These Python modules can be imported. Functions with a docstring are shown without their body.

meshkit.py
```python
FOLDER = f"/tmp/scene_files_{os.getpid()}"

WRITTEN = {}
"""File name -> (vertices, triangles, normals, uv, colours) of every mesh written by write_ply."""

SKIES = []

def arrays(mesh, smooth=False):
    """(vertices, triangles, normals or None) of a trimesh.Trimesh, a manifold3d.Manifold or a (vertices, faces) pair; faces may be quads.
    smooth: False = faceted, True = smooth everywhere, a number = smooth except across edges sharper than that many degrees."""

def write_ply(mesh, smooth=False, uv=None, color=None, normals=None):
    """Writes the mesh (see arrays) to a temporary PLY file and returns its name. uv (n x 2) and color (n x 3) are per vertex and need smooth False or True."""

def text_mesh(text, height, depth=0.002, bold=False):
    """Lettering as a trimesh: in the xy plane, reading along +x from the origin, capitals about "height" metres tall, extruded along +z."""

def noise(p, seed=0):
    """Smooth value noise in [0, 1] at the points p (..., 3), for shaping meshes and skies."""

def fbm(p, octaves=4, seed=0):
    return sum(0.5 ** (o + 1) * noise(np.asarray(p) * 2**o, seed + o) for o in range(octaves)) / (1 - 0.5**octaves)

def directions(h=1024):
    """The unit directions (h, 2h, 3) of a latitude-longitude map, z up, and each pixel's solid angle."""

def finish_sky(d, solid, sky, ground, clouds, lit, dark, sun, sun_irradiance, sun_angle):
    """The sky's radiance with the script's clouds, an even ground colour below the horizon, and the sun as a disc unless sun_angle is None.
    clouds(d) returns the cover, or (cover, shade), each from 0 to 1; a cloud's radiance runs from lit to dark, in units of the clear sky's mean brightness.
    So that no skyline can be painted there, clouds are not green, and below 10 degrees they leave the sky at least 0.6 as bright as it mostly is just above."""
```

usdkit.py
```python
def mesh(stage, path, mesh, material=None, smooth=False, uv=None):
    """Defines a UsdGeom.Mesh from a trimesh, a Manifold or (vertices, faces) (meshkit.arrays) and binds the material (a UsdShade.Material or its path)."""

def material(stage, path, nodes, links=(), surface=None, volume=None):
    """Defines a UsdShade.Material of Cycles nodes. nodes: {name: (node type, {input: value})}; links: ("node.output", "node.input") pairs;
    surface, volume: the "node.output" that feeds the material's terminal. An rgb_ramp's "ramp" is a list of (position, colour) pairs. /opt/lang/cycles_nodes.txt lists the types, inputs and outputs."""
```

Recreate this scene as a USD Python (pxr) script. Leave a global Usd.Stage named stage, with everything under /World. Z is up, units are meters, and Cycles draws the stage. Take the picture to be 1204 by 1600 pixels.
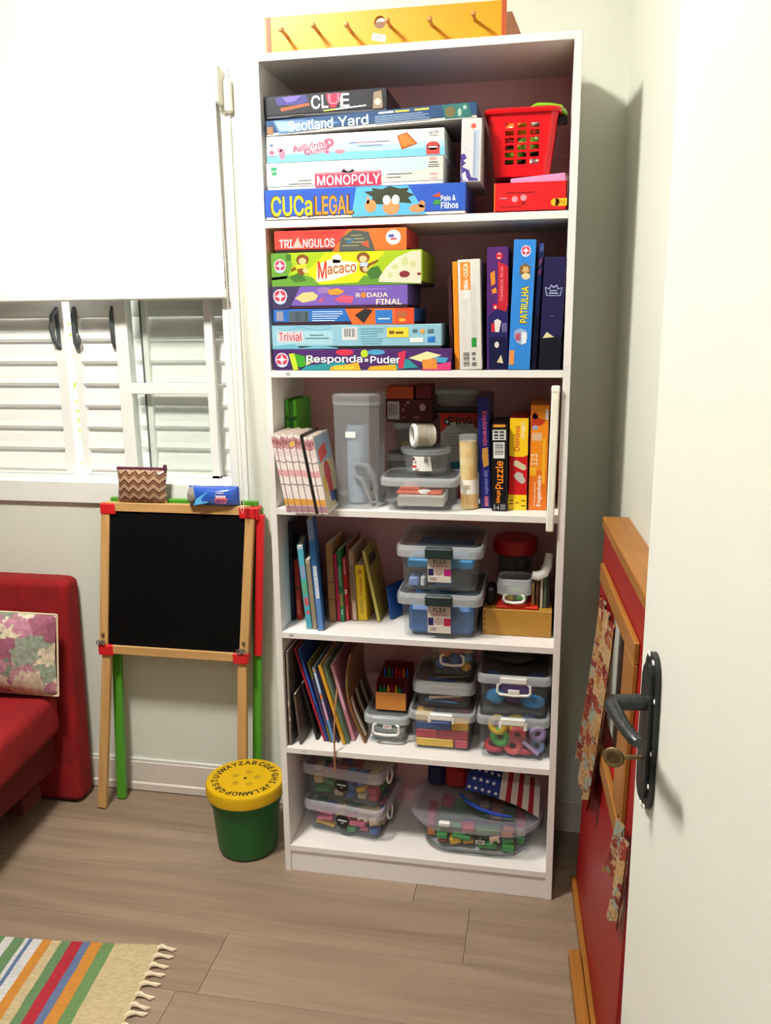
import math, random
import numpy as np, trimesh, usdkit, meshkit
import manifold3d as m3
from shapely.geometry import Polygon, Point, box as sbox
from shapely import affinity, union_all
from pxr import Usd, UsdGeom, UsdLux, UsdShade, Gf, Sdf, Vt

stage = Usd.Stage.CreateInMemory()
UsdGeom.SetStageUpAxis(stage, UsdGeom.Tokens.z)
UsdGeom.SetStageMetersPerUnit(stage, 1.0)
UsdGeom.Xform.Define(stage, '/World')
UsdGeom.Scope.Define(stage, '/World/Looks')

# ------------------------------------------------------------------ camera
PITCH, YAW, ROLL, FPX = .2225, .1917, -.0118, 1315.4
EYE = (.6374, -1.9028, 1.433)
cp, sp, cy, sy = math.cos(PITCH), math.sin(PITCH), math.cos(YAW), math.sin(YAW)
fw = np.array([-sy * cp, cy * cp, -sp]); r0 = np.array([cy, sy, 0.]); u0 = np.cross(r0, fw)
rt = r0 * math.cos(ROLL) + u0 * math.sin(ROLL); up = -r0 * math.sin(ROLL) + u0 * math.cos(ROLL)
cam = UsdGeom.Camera.Define(stage, '/World/camera')
cam.AddTransformOp().Set(Gf.Matrix4d(*rt, 0, *up, 0, *(-fw), 0, *EYE, 1))
cam.CreateHorizontalApertureAttr(24.0); cam.CreateVerticalApertureAttr(32.0)
cam.CreateFocalLengthAttr(24.0 * FPX / 1204)
cam.CreateClippingRangeAttr(Gf.Vec2f(.05, 200))
cam.CreateExposureAttr(1.82)
# ------------------------------------------------------------------ light
LAMP_POS, LAMP_R, LAMP_W = (-.34, -.85, 2.62), .16, 74.0
sky = UsdLux.DomeLight.Define(stage, '/World/sky')
sky.CreateColorAttr(Gf.Vec3f(.93, .97, 1.0)); sky.CreateIntensityAttr(1.0)

# ------------------------------------------------------------------ helpers
def hx(c):
    if not isinstance(c, str): return tuple(c)
    v = [int(c[i:i + 2], 16) / 255 for i in (0, 2, 4)]
    return tuple(x / 12.92 if x <= .04045 else ((x + .055) / 1.055) ** 2.4 for x in v)
_m = {}
def mat(c, rough=.5, kind='plain', **k):
    key = (str(c), rough, kind, str(sorted(k.items())))
    if key in _m: return _m[key]
    path = '/World/Looks/%s_%03d' % (kind, len(_m))
    col = hx(c)
    p = ('principled_bsdf', {'base_color': col, 'roughness': rough, **{a: b for a, b in k.items() if a in ('metallic', 'ior', 'coat_weight', 'sheen_weight', 'specular_ior_level')}})
    if kind == 'plain':
        r = usdkit.material(stage, path, {'p': p}, surface='p.BSDF')
    elif kind == 'clear':            # translucent storage plastic
        r = usdkit.material(stage, path, {'t': ('transparent_bsdf', {'color': k.get('tint', (.94, .95, .95))}), 'p': p,
            'm': ('mix_closure', {'fac': k.get('fac', .2)})}, [('t.BSDF', 'm.closure1'), ('p.BSDF', 'm.closure2')], surface='m.closure')
    elif kind == 'glass':
        r = usdkit.material(stage, path, {'t': ('transparent_bsdf', {'color': (.96, .98, .97)}), 'g': ('glossy_bsdf', {'color': (1, 1, 1), 'roughness': .02}),
            'm': ('mix_closure', {'fac': .045})}, [('t.BSDF', 'm.closure1'), ('g.BSDF', 'm.closure2')], surface='m.closure')
    elif kind == 'wood':             # grain along local axis k['axis']
        s = [60, 60, 60]; s[k.get('axis', 0)] = k.get('along', 4)
        c2 = hx(k.get('c2', c))
        r = usdkit.material(stage, path, {'o': ('texture_coordinate', {}), 'i': ('object_info', {}), 'mp': ('mapping', {'scale': tuple(x * k.get('sc', 1) for x in s)}),
            'n': ('noise_texture', {'scale': 1.0, 'detail': 5, 'roughness': .62, 'distortion': .4}), 'r': ('rgb_ramp', {'ramp': [(.25, c2), (.75, col)]}), 'p': p,
            'b': ('bump', {'strength': .12, 'distance': .002})},
            [('o.object', 'mp.vector'), ('mp.vector', 'n.vector'), ('n.fac', 'r.fac'), ('r.color', 'p.base_color'), ('n.fac', 'b.height'), ('b.normal', 'p.normal')], surface='p.BSDF')
    elif kind == 'mottle':           # soft two tone noise (paint, fabric, plaster)
        c2 = hx(k.get('c2', c))
        r = usdkit.material(stage, path, {'g': ('geometry', {}), 'n': ('noise_texture', {'scale': k.get('sc', 30), 'detail': 4, 'roughness': .6}),
            'r': ('rgb_ramp', {'ramp': [(.3, c2), (.7, col)]}), 'p': p, 'n2': ('noise_texture', {'scale': k.get('bs', 300), 'detail': 3}), 'b': ('bump', {'strength': k.get('bump', .15), 'distance': .002})},
            [('g.position', 'n.vector'), ('n.fac', 'r.fac'), ('r.color', 'p.base_color'), ('g.position', 'n2.vector'), ('n2.fac', 'b.height'), ('b.normal', 'p.normal')], surface='p.BSDF')
    elif kind == 'floral':           # patches of flowers on cloth
        r = usdkit.material(stage, path, {'o': ('texture_coordinate', {}), 'd': ('noise_texture', {'scale': k.get('sc', 12) * 2, 'detail': 2}), 'mx': ('mix_color', {'blend_type': 'linear_light', 'fac': .035}),
            'v': ('voronoi_texture', {'scale': k.get('sc', 12)}), 'w': ('separate_color', {}), 'r': ('rgb_ramp', {'ramp': [(a, hx(b)) for a, b in k['ramp']], 'interpolate': False}), 
            'n': ('noise_texture', {'scale': k.get('sc', 12) * 4, 'detail': 5}), 'r2': ('rgb_ramp', {'ramp': [(.3, (.55, .55, .55)), (.7, (1.2, 1.2, 1.2))]}), 'mu': ('mix_color', {'blend_type': 'multiply', 'fac': .8}), 'p': p},
            [('o.object', 'd.vector'), ('o.object', 'mx.a'), ('d.color', 'mx.b'), ('mx.result', 'v.vector'), ('v.color', 'w.color'), ('w.r', 'r.fac'), ('o.object', 'n.vector'), ('n.fac', 'r2.fac'), ('r.color', 'mu.a'), ('r2.color', 'mu.b'), ('mu.result', 'p.base_color')], surface='p.BSDF')
    elif kind == 'zigzag':           # chevron bands along local z, zigzag along local x
        r = usdkit.material(stage, path, {'o': ('texture_coordinate', {}), 's': ('separate_xyz', {}), 'a': ('math', {'math_type': 'multiply', 'value2': k.get('fx', 30)}), 'pp': ('math', {'math_type': 'fraction'}),
            'sb': ('math', {'math_type': 'subtract', 'value2': .5}), 'ab': ('math', {'math_type': 'absolute'}), 'sc': ('math', {'math_type': 'multiply', 'value2': k.get('amp', .02)}),
            'ad': ('math', {'math_type': 'add'}), 'mz': ('math', {'math_type': 'multiply', 'value2': k.get('fz', 60)}), 'fr': ('math', {'math_type': 'fraction'}),
            'r': ('rgb_ramp', {'ramp': [(a, hx(b)) for a, b in k['ramp']], 'interpolate': False}), 'p': p},
            [('o.object', 's.vector'), ('s.x', 'a.value1'), ('a.value', 'pp.value1'), ('pp.value', 'sb.value1'), ('sb.value', 'ab.value1'), ('ab.value', 'sc.value1'), ('sc.value', 'ad.value1'), ('s.z', 'ad.value2'),
             ('ad.value', 'mz.value1'), ('mz.value', 'fr.value1'), ('fr.value', 'r.fac'), ('r.color', 'p.base_color')], surface='p.BSDF')
    elif kind == 'bands':            # woven stripes along local x
        r = usdkit.material(stage, path, {'o': ('texture_coordinate', {}), 's': ('separate_xyz', {}), 'mr': ('map_range', {'from_min': k['lo'], 'from_max': k['hi'], 'to_min': 0.0, 'to_max': 1.0}),
            'n0': ('noise_texture', {'scale': 14, 'detail': 2}), 'm0': ('math', {'math_type': 'multiply_add', 'value2': .006, 'value3': -.003}), 'a0': ('math', {'math_type': 'add'}),
            'r': ('rgb_ramp', {'ramp': [(a, hx(b)) for a, b in k['ramp']], 'interpolate': False}),
            'mp': ('mapping', {'scale': (90, 500, 90)}), 'n': ('noise_texture', {'scale': 1.0, 'detail': 4}), 'r2': ('rgb_ramp', {'ramp': [(.3, (.72, .72, .72)), (.7, (1.1, 1.1, 1.1))]}),
            'mu': ('mix_color', {'blend_type': 'multiply', 'fac': 1.0}), 'b': ('bump', {'strength': .4, 'distance': .002}), 'p': p},
            [('o.object', 's.vector'), ('o.object', 'n0.vector'), ('n0.fac', 'm0.value1'), ('m0.value', 'a0.value1'), ('s.x', 'a0.value2'), ('a0.value', 'mr.value'), ('mr.result', 'r.fac'), ('o.object', 'mp.vector'), ('mp.vector', 'n.vector'), ('n.fac', 'r2.fac'),
             ('r.color', 'mu.a'), ('r2.color', 'mu.b'), ('mu.result', 'p.base_color'), ('n.fac', 'b.height'), ('b.normal', 'p.normal')], surface='p.BSDF')
    elif kind == 'plank':
        c2 = hx(k['c2'])
        r = usdkit.material(stage, path, {'g': ('geometry', {}), 'mp': ('mapping', {'scale': (1.6, 26, 10), 'location': (k.get('off', 0), 0, 0)}), 'n': ('noise_texture', {'scale': 1.0, 'detail': 6, 'roughness': .6, 'distortion': .6}),
            'mp2': ('mapping', {'scale': (5, 240, 10)}), 'n2': ('noise_texture', {'scale': 1.0, 'detail': 3}), 'r': ('rgb_ramp', {'ramp': [(.36, c2), (.64, col)]}), 'r2': ('rgb_ramp', {'ramp': [(.3, (.93, .93, .93)), (.7, (1.03, 1.03, 1.03))]}),
            'mu': ('mix_color', {'blend_type': 'multiply', 'fac': 1.0}), 'p': p, 'b': ('bump', {'strength': .05, 'distance': .001})},
            [('g.position', 'mp.vector'), ('mp.vector', 'n.vector'), ('n.fac', 'r.fac'), ('g.position', 'mp2.vector'), ('mp2.vector', 'n2.vector'), ('n2.fac', 'r2.fac'), ('r.color', 'mu.a'), ('r2.color', 'mu.b'), ('mu.result', 'p.base_color'), ('n2.fac', 'b.height'), ('b.normal', 'p.normal')], surface='p.BSDF')
    elif kind == 'emit':
        r = usdkit.material(stage, path, {'e': ('emission', {'color': col, 'strength': k['strength']})}, surface='e.emission')
    elif kind == 'leaf':
        r = usdkit.material(stage, path, {'t': ('translucent_bsdf', {'color': col}), 'p': p, 'm': ('mix_closure', {'fac': .5})}, [('t.BSDF', 'm.closure1'), ('p.BSDF', 'm.closure2')], surface='m.closure')
    _m[key] = r
    return r

_used = {}
def path_for(name, parent='/World'):
    k = (parent, name); n = _used.get(k, 0); _used[k] = n + 1
    return parent + '/' + (name if n == 0 else '%s_%03d' % (name, n))
def tag(prim, label=None, cat=None, group=None, kind=None):
    for a, b in (('label', label), ('category', cat), ('group', group), ('kind', kind)):
        if b: prim.SetCustomDataByKey(a, b)
    return prim
def thing(name, label, cat, loc=(0, 0, 0), rz=0, ry=0, rx=0, group=None, kind=None):
    x = UsdGeom.Xform.Define(stage, path_for(name)); x.AddTranslateOp().Set(Gf.Vec3d(*map(float, loc)))
    if rz: x.AddRotateZOp().Set(rz)
    if ry: x.AddRotateYOp().Set(ry)
    if rx: x.AddRotateXOp().Set(rx)
    return str(tag(x.GetPrim(), label, cat, group, kind).GetPath())
def part(t, name, mesh, m, smooth=30, label=None, kind=None):
    p = path_for(name, t)
    pr = usdkit.mesh(stage, p, mesh, m, smooth=smooth).GetPrim()
    if label or kind: tag(pr, label, None, None, kind)
    return p
def solo(name, label, cat, mesh, m, group=None, kind=None, smooth=30, loc=None, rz=0, ry=0, rx=0):
    p = path_for(name); g = usdkit.mesh(stage, p, mesh, m, smooth=smooth)
    if loc is not None:
        g.AddTranslateOp().Set(Gf.Vec3d(*map(float, loc)))
        if rz: g.AddRotateZOp().Set(rz)
        if ry: g.AddRotateYOp().Set(ry)
        if rx: g.AddRotateXOp().Set(rx)
    tag(g.GetPrim(), label, cat, group, kind); return p
def struct(name, mesh, m, smooth=30, label=None):
    return solo(name, label or name.replace('_', ' ') + ' of the room', None, mesh, m, kind='structure', smooth=smooth)
cat = trimesh.util.concatenate
def bx(x0, x1, y0, y1, z0, z1, ch=0.0):
    c = np.array([(x0 + x1) / 2, (y0 + y1) / 2, (z0 + z1) / 2]); h = np.array([x1 - x0, y1 - y0, z1 - z0]) / 2
    if ch <= 0:
        m = trimesh.creation.box(2 * h)
    else:
        ch = min(ch, h.min() * .9); pts = []
        for sx in (-1, 1):
            for s2 in (-1, 1):
                for s3 in (-1, 1):
                    for k in range(3):
                        d = h.copy(); d[[i for i in range(3) if i != k]] -= ch
                        pts.append(np.array([sx, s2, s3]) * d)
        m = trimesh.convex.convex_hull(np.array(pts))
    m.apply_translation(c); return m
def bar(p, q, w, t, side=(0, 1, 0), ch=.0015):
    """a rail from p to q, w wide across, t thick along SIDE"""
    p, q = np.array(p, float), np.array(q, float); L = np.linalg.norm(q - p); z = (q - p) / L
    y = np.array(side, float); y -= z * (y @ z); y /= np.linalg.norm(y); x = np.cross(y, z)
    m = bx(-w / 2, w / 2, -t / 2, t / 2, 0, L, ch); M = np.eye(4); M[:3, 0], M[:3, 1], M[:3, 2], M[:3, 3] = x, y, z, p
    m.apply_transform(M); return m
def tube(pts, r, n=10):
    pts = np.array(pts, float); t = np.gradient(pts, axis=0); t /= np.linalg.norm(t, axis=1)[:, None]
    a = np.cross(t[0], [0, 0, 1.]); a = a if np.linalg.norm(a) > .1 else np.cross(t[0], [1., 0, 0]); rings = []
    for i in range(len(pts)):
        a = a - t[i] * (a @ t[i]); a /= np.linalg.norm(a); b = np.cross(t[i], a); an = np.arange(n) * 2 * math.pi / n
        rr = r[i] if np.ndim(r) else r
        rings.append(pts[i] + rr * (np.cos(an)[:, None] * a + np.sin(an)[:, None] * b))
    return loft(rings)
def loft(rings, closed=False):
    """joins rings of equal count into a skin; caps both ends unless CLOSED (last ring joins the first)"""
    n = len(rings[0]); V = np.vstack(rings); F = []; m = len(rings)
    for i in range(m if closed else m - 1):
        a, b = i * n, ((i + 1) % m) * n
        for j in range(n):
            k = (j + 1) % n; F += [[a + j, a + k, b + k], [a + j, b + k, b + j]]
    if not closed:
        V = np.vstack([V, rings[0].mean(0), rings[-1].mean(0)]); c0, c1 = m * n, m * n + 1
        for j in range(n):
            k = (j + 1) % n; F += [[c0, k, j], [c1, (m - 1) * n + j, (m - 1) * n + k]]
    t = trimesh.Trimesh(V, F, process=False); t.fix_normals(); return t
def lathe(prof, n=40):
    an = np.arange(n) * 2 * math.pi / n
    return loft([np.stack([r * np.cos(an), r * np.sin(an), np.full(n, z)], 1) for r, z in prof])
def rrect(w, d, r, z, n=6, cx=0, cy=0):
    r = min(r, w / 2 - 1e-4, d / 2 - 1e-4); P = []
    for q, (sx, s2) in enumerate(((1, 1), (-1, 1), (-1, -1), (1, -1))):
        for k in range(n + 1):
            a = math.pi / 2 * (q + k / n); P.append((cx + sx * (w / 2 - r) + r * math.cos(a), cy + s2 * (d / 2 - r) + r * math.sin(a), z))
    return np.array(P)
def blob(c, r, seed=0, amp=.25, sub=3):
    m = trimesh.creation.icosphere(sub); v = m.vertices
    m.vertices = v * (1 - amp / 2 + amp * meshkit.fbm(v * 1.6 + 7, 3, seed))[:, None] * np.array(r) + np.array(c); return m
def torus(R, r, n=24, k=10):
    return loft([np.stack([(R + r * np.cos(np.arange(k) * 2 * math.pi / k)) * math.cos(a), (R + r * np.cos(np.arange(k) * 2 * math.pi / k)) * math.sin(a), r * np.sin(np.arange(k) * 2 * math.pi / k)], 1) for a in np.arange(n) * 2 * math.pi / n], closed=True)
def move(m, loc=(0, 0, 0), rx=0, ry=0, rz=0):
    m = m.copy()
    for a, ax in ((rx, (1, 0, 0)), (ry, (0, 1, 0)), (rz, (0, 0, 1))):
        if a: m.apply_transform(trimesh.transformations.rotation_matrix(math.radians(a), ax))
    m.apply_translation(loc); return m

# flat print: shapes drawn on the artwork grid of a face, extruded a hair's breadth
def R(x0, y0, x1, y1, r=0):
    b = sbox(min(x0, x1), min(y0, y1), max(x0, x1), max(y0, y1)); return b.buffer(-r).buffer(r, 4) if r else b
def P(*pts): return Polygon(pts).buffer(0)
def C(x, y, r, ry=None): return affinity.scale(Point(x, y).buffer(1, 8), r, ry or r)
def star(x, y, r, q=.3, n=4, a0=90):
    return P(*[(x + (r if i % 2 == 0 else r * q) * math.cos(math.radians(a0 + 180 / n * i)), y + (r if i % 2 == 0 else r * q) * math.sin(math.radians(a0 + 180 / n * i))) for i in range(2 * n)])
class T:
    def __init__(s, text, x0, y0, x1, y1, rot=0, bold=True): s.a = (text, x0, y0, x1, y1, rot, bold)
_tx = {}
def text_geo(s, bold):
    if (s, bold) not in _tx:
        m = meshkit.text_mesh(s, 1.0, .5, bold); m.apply_translation(-m.bounds[0]); _tx[s, bold] = m
    return _tx[s, bold].copy()
def ink(shapes, frame, w, h, layer):
    """print on the front face (local x right, z up, y=0) of a w x h face whose artwork grid is FRAME = (left, top, right, bottom)"""
    X0, Y0, X1, Y1 = frame; sx, sz = w / (X1 - X0), h / (Y1 - Y0); out = []; th = .0001 + .00005 * layer
    for s in shapes:
        if isinstance(s, T):
            tx, x0, y0, x1, y1, rot, bold = s.a; m = text_geo(tx, bold)
            if rot: m = move(m, rz=rot); m.apply_translation([-m.bounds[0][0], -m.bounds[0][1], 0])
            e = m.bounds[1]; uw, uh = (x1 - x0) * sx, (y1 - y0) * sz
            m.vertices[:, :2] *= [uw / e[0], uh / e[1]]; m.vertices[:, 2] *= th / e[2]
            m.apply_translation([(x0 - X0) * sx, (Y1 - y1) * sz, 0]); out.append(m)
        else:
            g = affinity.affine_transform(s, [sx, 0, 0, -sz, -X0 * sx, Y1 * sz])
            for q in getattr(g, 'geoms', [g]):
                if q.area > 1e-9: out.append(trimesh.creation.extrude_polygon(q, th, engine='earcut'))
    m = cat(out); v = m.vertices.copy(); m.vertices = np.stack([v[:, 0], -v[:, 2], v[:, 1]], 1)
    m.fix_normals() if len(m.faces) < 20 else None
    return m
def prints(t, frame, w, h, items, rough=.35, y=0.0):
    for i, (name, col, shapes) in enumerate(items):
        if name == 'lettering' and not any(isinstance(z, T) for z in shapes): name = 'print'
        for q in ([shapes] if name in ('barcode', 'underline') else [[z] for z in shapes]):
            m = ink(q, frame, w, h, i); m.apply_translation([0, y, 0]); part(t, name, m, mat(col, rough), smooth=False)
def emblem(x, y, r):                 # white disc, red disc, white four-point star, pale blue foot
    return [('emblem', 'f2f0f4', [C(x, y, r)]), ('emblem', 'd83a52', [C(x, y, r * .86)]), ('emblem', 'f6f4f8', [star(x, y, r * .84, .32)]), ('emblem', 'b9c8ea', [C(x, y + r * .25, r * .95).intersection(R(x - r, y + r * .72, x + r, y + 2 * r))])]
def barcode(x0, y0, x1, y1, n=14, seed=1, horiz=False):
    rnd = random.Random(seed); out = []; L = (y1 - y0) if horiz else (x1 - x0)
    for i in range(n):
        a = i / n * L; b = a + L / n * rnd.uniform(.25, .7)
        out.append(R(x0, y0 + a, x1, y0 + b) if horiz else R(x0 + a, y0, x0 + b, y1))
    return out
def lines(x0, y0, x1, y1, n, seed=0, th=.5):
    rnd = random.Random(seed); s = (y1 - y0) / n
    return [R(x0, y0 + i * s, x0 + (x1 - x0) * rnd.uniform(.7, 1), y0 + i * s + s * th) for i in range(n)]

# ================================================================== THE SETTING
WALL = mat('dadcd0', .85, 'mottle', c2='d7d9cc', sc=6, bs=160, bump=.08)
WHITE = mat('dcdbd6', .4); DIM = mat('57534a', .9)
CEIL = mat('b9b7ad', .9)
YW = .315
rw = lambda y: .80 + .072 * (YW - y)                       # the right wall runs slightly out of square
def prism(pts, z0, z1):
    m = trimesh.creation.extrude_polygon(Polygon(pts), z1 - z0, engine='earcut'); m.apply_translation([0, 0, z0]); return m
WX0, WX1, WZ0, WZ1 = -1.90, -.235, .985, 2.02
struct('wall_back', cat([bx(-2.5, WX0, YW, YW + .15, 0, 2.66), bx(WX1, 1.1, YW, YW + .15, 0, 2.66), bx(WX0, WX1, YW, YW + .15, 0, WZ0), bx(WX0, WX1, YW, YW + .15, WZ1, 2.66)]), WALL, label='pale cream plastered wall behind the bookcase')
struct('wall_right', prism([(rw(YW), YW), (rw(-1.8), -1.8), (1.2, -1.8), (1.2, YW)], 0, 2.66), WALL, label='pale wall in the corner right of the bookcase')
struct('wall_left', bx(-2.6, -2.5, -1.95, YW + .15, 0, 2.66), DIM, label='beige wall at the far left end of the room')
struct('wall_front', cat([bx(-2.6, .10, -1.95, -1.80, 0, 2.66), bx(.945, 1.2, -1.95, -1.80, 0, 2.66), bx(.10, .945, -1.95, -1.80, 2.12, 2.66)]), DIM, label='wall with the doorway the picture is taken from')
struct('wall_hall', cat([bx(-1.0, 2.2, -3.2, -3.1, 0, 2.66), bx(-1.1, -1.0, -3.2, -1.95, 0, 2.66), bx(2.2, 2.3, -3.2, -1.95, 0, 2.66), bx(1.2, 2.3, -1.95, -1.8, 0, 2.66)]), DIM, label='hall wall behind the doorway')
struct('ceiling', bx(-2.6, 2.3, -3.2, YW + .15, 2.66, 2.74), CEIL, label='flat white ceiling')
# floor of laminate planks running along the back wall
fl = struct('floor', bx(-2.6, 2.3, -3.2, YW + .15, -.10, -.008), mat('7a6656', .8), label='light brown wood laminate floor')
rnd = random.Random(4)
PL = [mat(a, .42, 'plank', c2=b, off=o) for a, b, o in (('95806d', '83705d', 0), ('917c69', '7f6b59', 3.1), ('98836f', '867261', 7.7), ('8f7a67', '7d6a57', 11.3))]
y = .315; row = 0
while y > -1.9:
    x = -2.5 + rnd.uniform(-1.1, 0) if row != 3 else -2.5 - .14
    while x < 1.1:
        a, b = max(x, -2.5), min(x + 1.28, 1.15)
        if b - a > .05: part(fl, 'plank', bx(a + .0004, b - .0004, y - .1895 + .0004, y - .0004, -.008, 0, .0006), PL[rnd.randrange(4)], smooth=False)
        x += 1.28
    y -= .1895; row += 1
part(fl, 'hall_floor', bx(-1.0, 2.2, -3.1, y, -.008, 0), PL[0])
# skirting: tall flat band and a small shoe, as in the photograph
SK = mat('d9cfc6', .5, 'mottle', c2='d2c7bd', sc=40)
def skirt(name, pts, lab):
    s = struct(name, prism(pts, .034, .098), SK, label=lab); return s
struct('baseboard_back', cat([bx(-2.5, -.02, YW - .010, YW, .030, .098, .002), bx(-2.5, -.02, YW - .016, YW, 0, .030, .004), bx(.69, .80, YW - .012, YW, 0, .098, .002)]), SK, label='pale tiled skirting along the back wall')
struct('trim_1', cat([bx(-2.5, -.02, YW - .006, YW, .098, .108, .002)]), WHITE, label='thin white cap line on the skirting')

# ------------------------------------------------------------------ window with slatted shutters
FRM = mat('e9e9e4', .35); SLT = mat('e6e6e0', .4); LATCH = mat('4a4f50', .35)
w1 = thing('window_1', 'white window with slatted metal shutters behind a half lowered blind', None, kind='structure')
part(w1, 'window_frame', cat([bx(WX0, WX0 + .03, .34, .46, WZ0, WZ1, .003), bx(WX1 - .012, WX1, .34, .46, WZ0, WZ1, .003), bx(WX0, WX1, .3465, .46, WZ0 + .0004, WZ0 + .012, .001), bx(WX0, WX1, .34, .46, WZ1 - .03, WZ1, .003)]), FRM)
part(w1, 'casing', cat([bx(WX1, WX1 + .05, YW - .007, YW, WZ0 - .062, WZ1 + .05, .003)]), FRM)
part(w1, 'sill', cat([bx(WX0 - .05, WX1, YW - .012, .346, WZ0 - .062, WZ0 + .0016, .002)]), FRM)
def leaf(x0, x1, y, sl, sr):
    st = [bx(x0, x0 + sl, y - .012, y + .012, WZ0 + .0125, WZ1 - .0305, .002), bx(x1 - sr, x1, y - .012, y + .012, WZ0 + .0125, WZ1 - .0305, .002), bx(x0 + sl, x1 - sr, y - .010, y + .010, WZ0 + .0125, WZ0 + .03, .002), bx(x0 + sl, x1 - sr, y - .010, y + .010, WZ1 - .05, WZ1 - .031, .002)]
    p = part(w1, 'shutter_leaf', cat(st), FRM)
    z = WZ0 + .026
    while z < WZ1 - .05:
        s = prism([(-.013, 0), (-.015, .005), (-.010, .020), (.002, .076), (.006, .076), (-.004, .020), (-.004, 0)], 0, x1 - sr - x0 - sl + .004)
        v = s.vertices.copy(); s.vertices = np.stack([v[:, 2] + x0 + sl - .002, v[:, 0] + y, v[:, 1] + z], 1); s.fix_normals()
        part(p, 'slat', s, SLT, smooth=False); z += .0632
leaf(-1.32, -.738, .372, .03, .034); leaf(-.716, -.536, .372, .026, .037); leaf(-.562, -.247, .405, .004, .004); part(w1, 'shutter_stile', cat([bx(-.508, -.492, .380, .398, WZ0 + .012, WZ1 - .03, .002)]), FRM); leaf(-1.872, -1.33, .372, .03, .03)
sash = part(w1, 'glass_sash', cat([bx(-.574, -.536, .346, .360, WZ0 + .012, WZ1 - .03, .002), bx(-.306, -.281, .346, .366, WZ0 + .012, WZ1 - .03, .002), bx(-.574, -.281, .346, .362, WZ0 + .012, WZ0 + .022, .002), bx(-.574, -.281, .346, .362, WZ1 - .05, WZ1 - .03, .002), bx(-.538, -.30, .345, .362, 1.238, 1.269, .002)]), FRM)
part(sash, 'pane', bx(-.54, -.30, .353, .356, WZ0 + .02, WZ1 - .05), mat('ffffff', .1, 'glass'))
part(w1, 'edge_seal', bx(-.5125, -.508, .380, .398, WZ0 + .012, WZ1 - .03), mat('5d6466', .5))
def latch(x, y, s):
    z = [1.385, 1.40, 1.43, 1.46, 1.474]
    return cat([tube([(x, y, 1.372), (x - s * .008, y - .012, 1.39), (x - s * .012, y - .016, 1.425), (x - s * .008, y - .012, 1.46), (x, y, 1.478)], .0065), bx(x - .006, x + .006, y - .004, y + .004, 1.365, 1.485, .003)])
part(w1, 'latch', latch(-.756, .358, 1), LATCH); part(w1, 'latch', cat([latch(-.700, .358, -.3), blob((-.692, .346, 1.39), (.012, .008, .022), 3)]), LATCH); part(w1, 'latch', latch(-.582, .358, -.3), LATCH)
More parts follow.
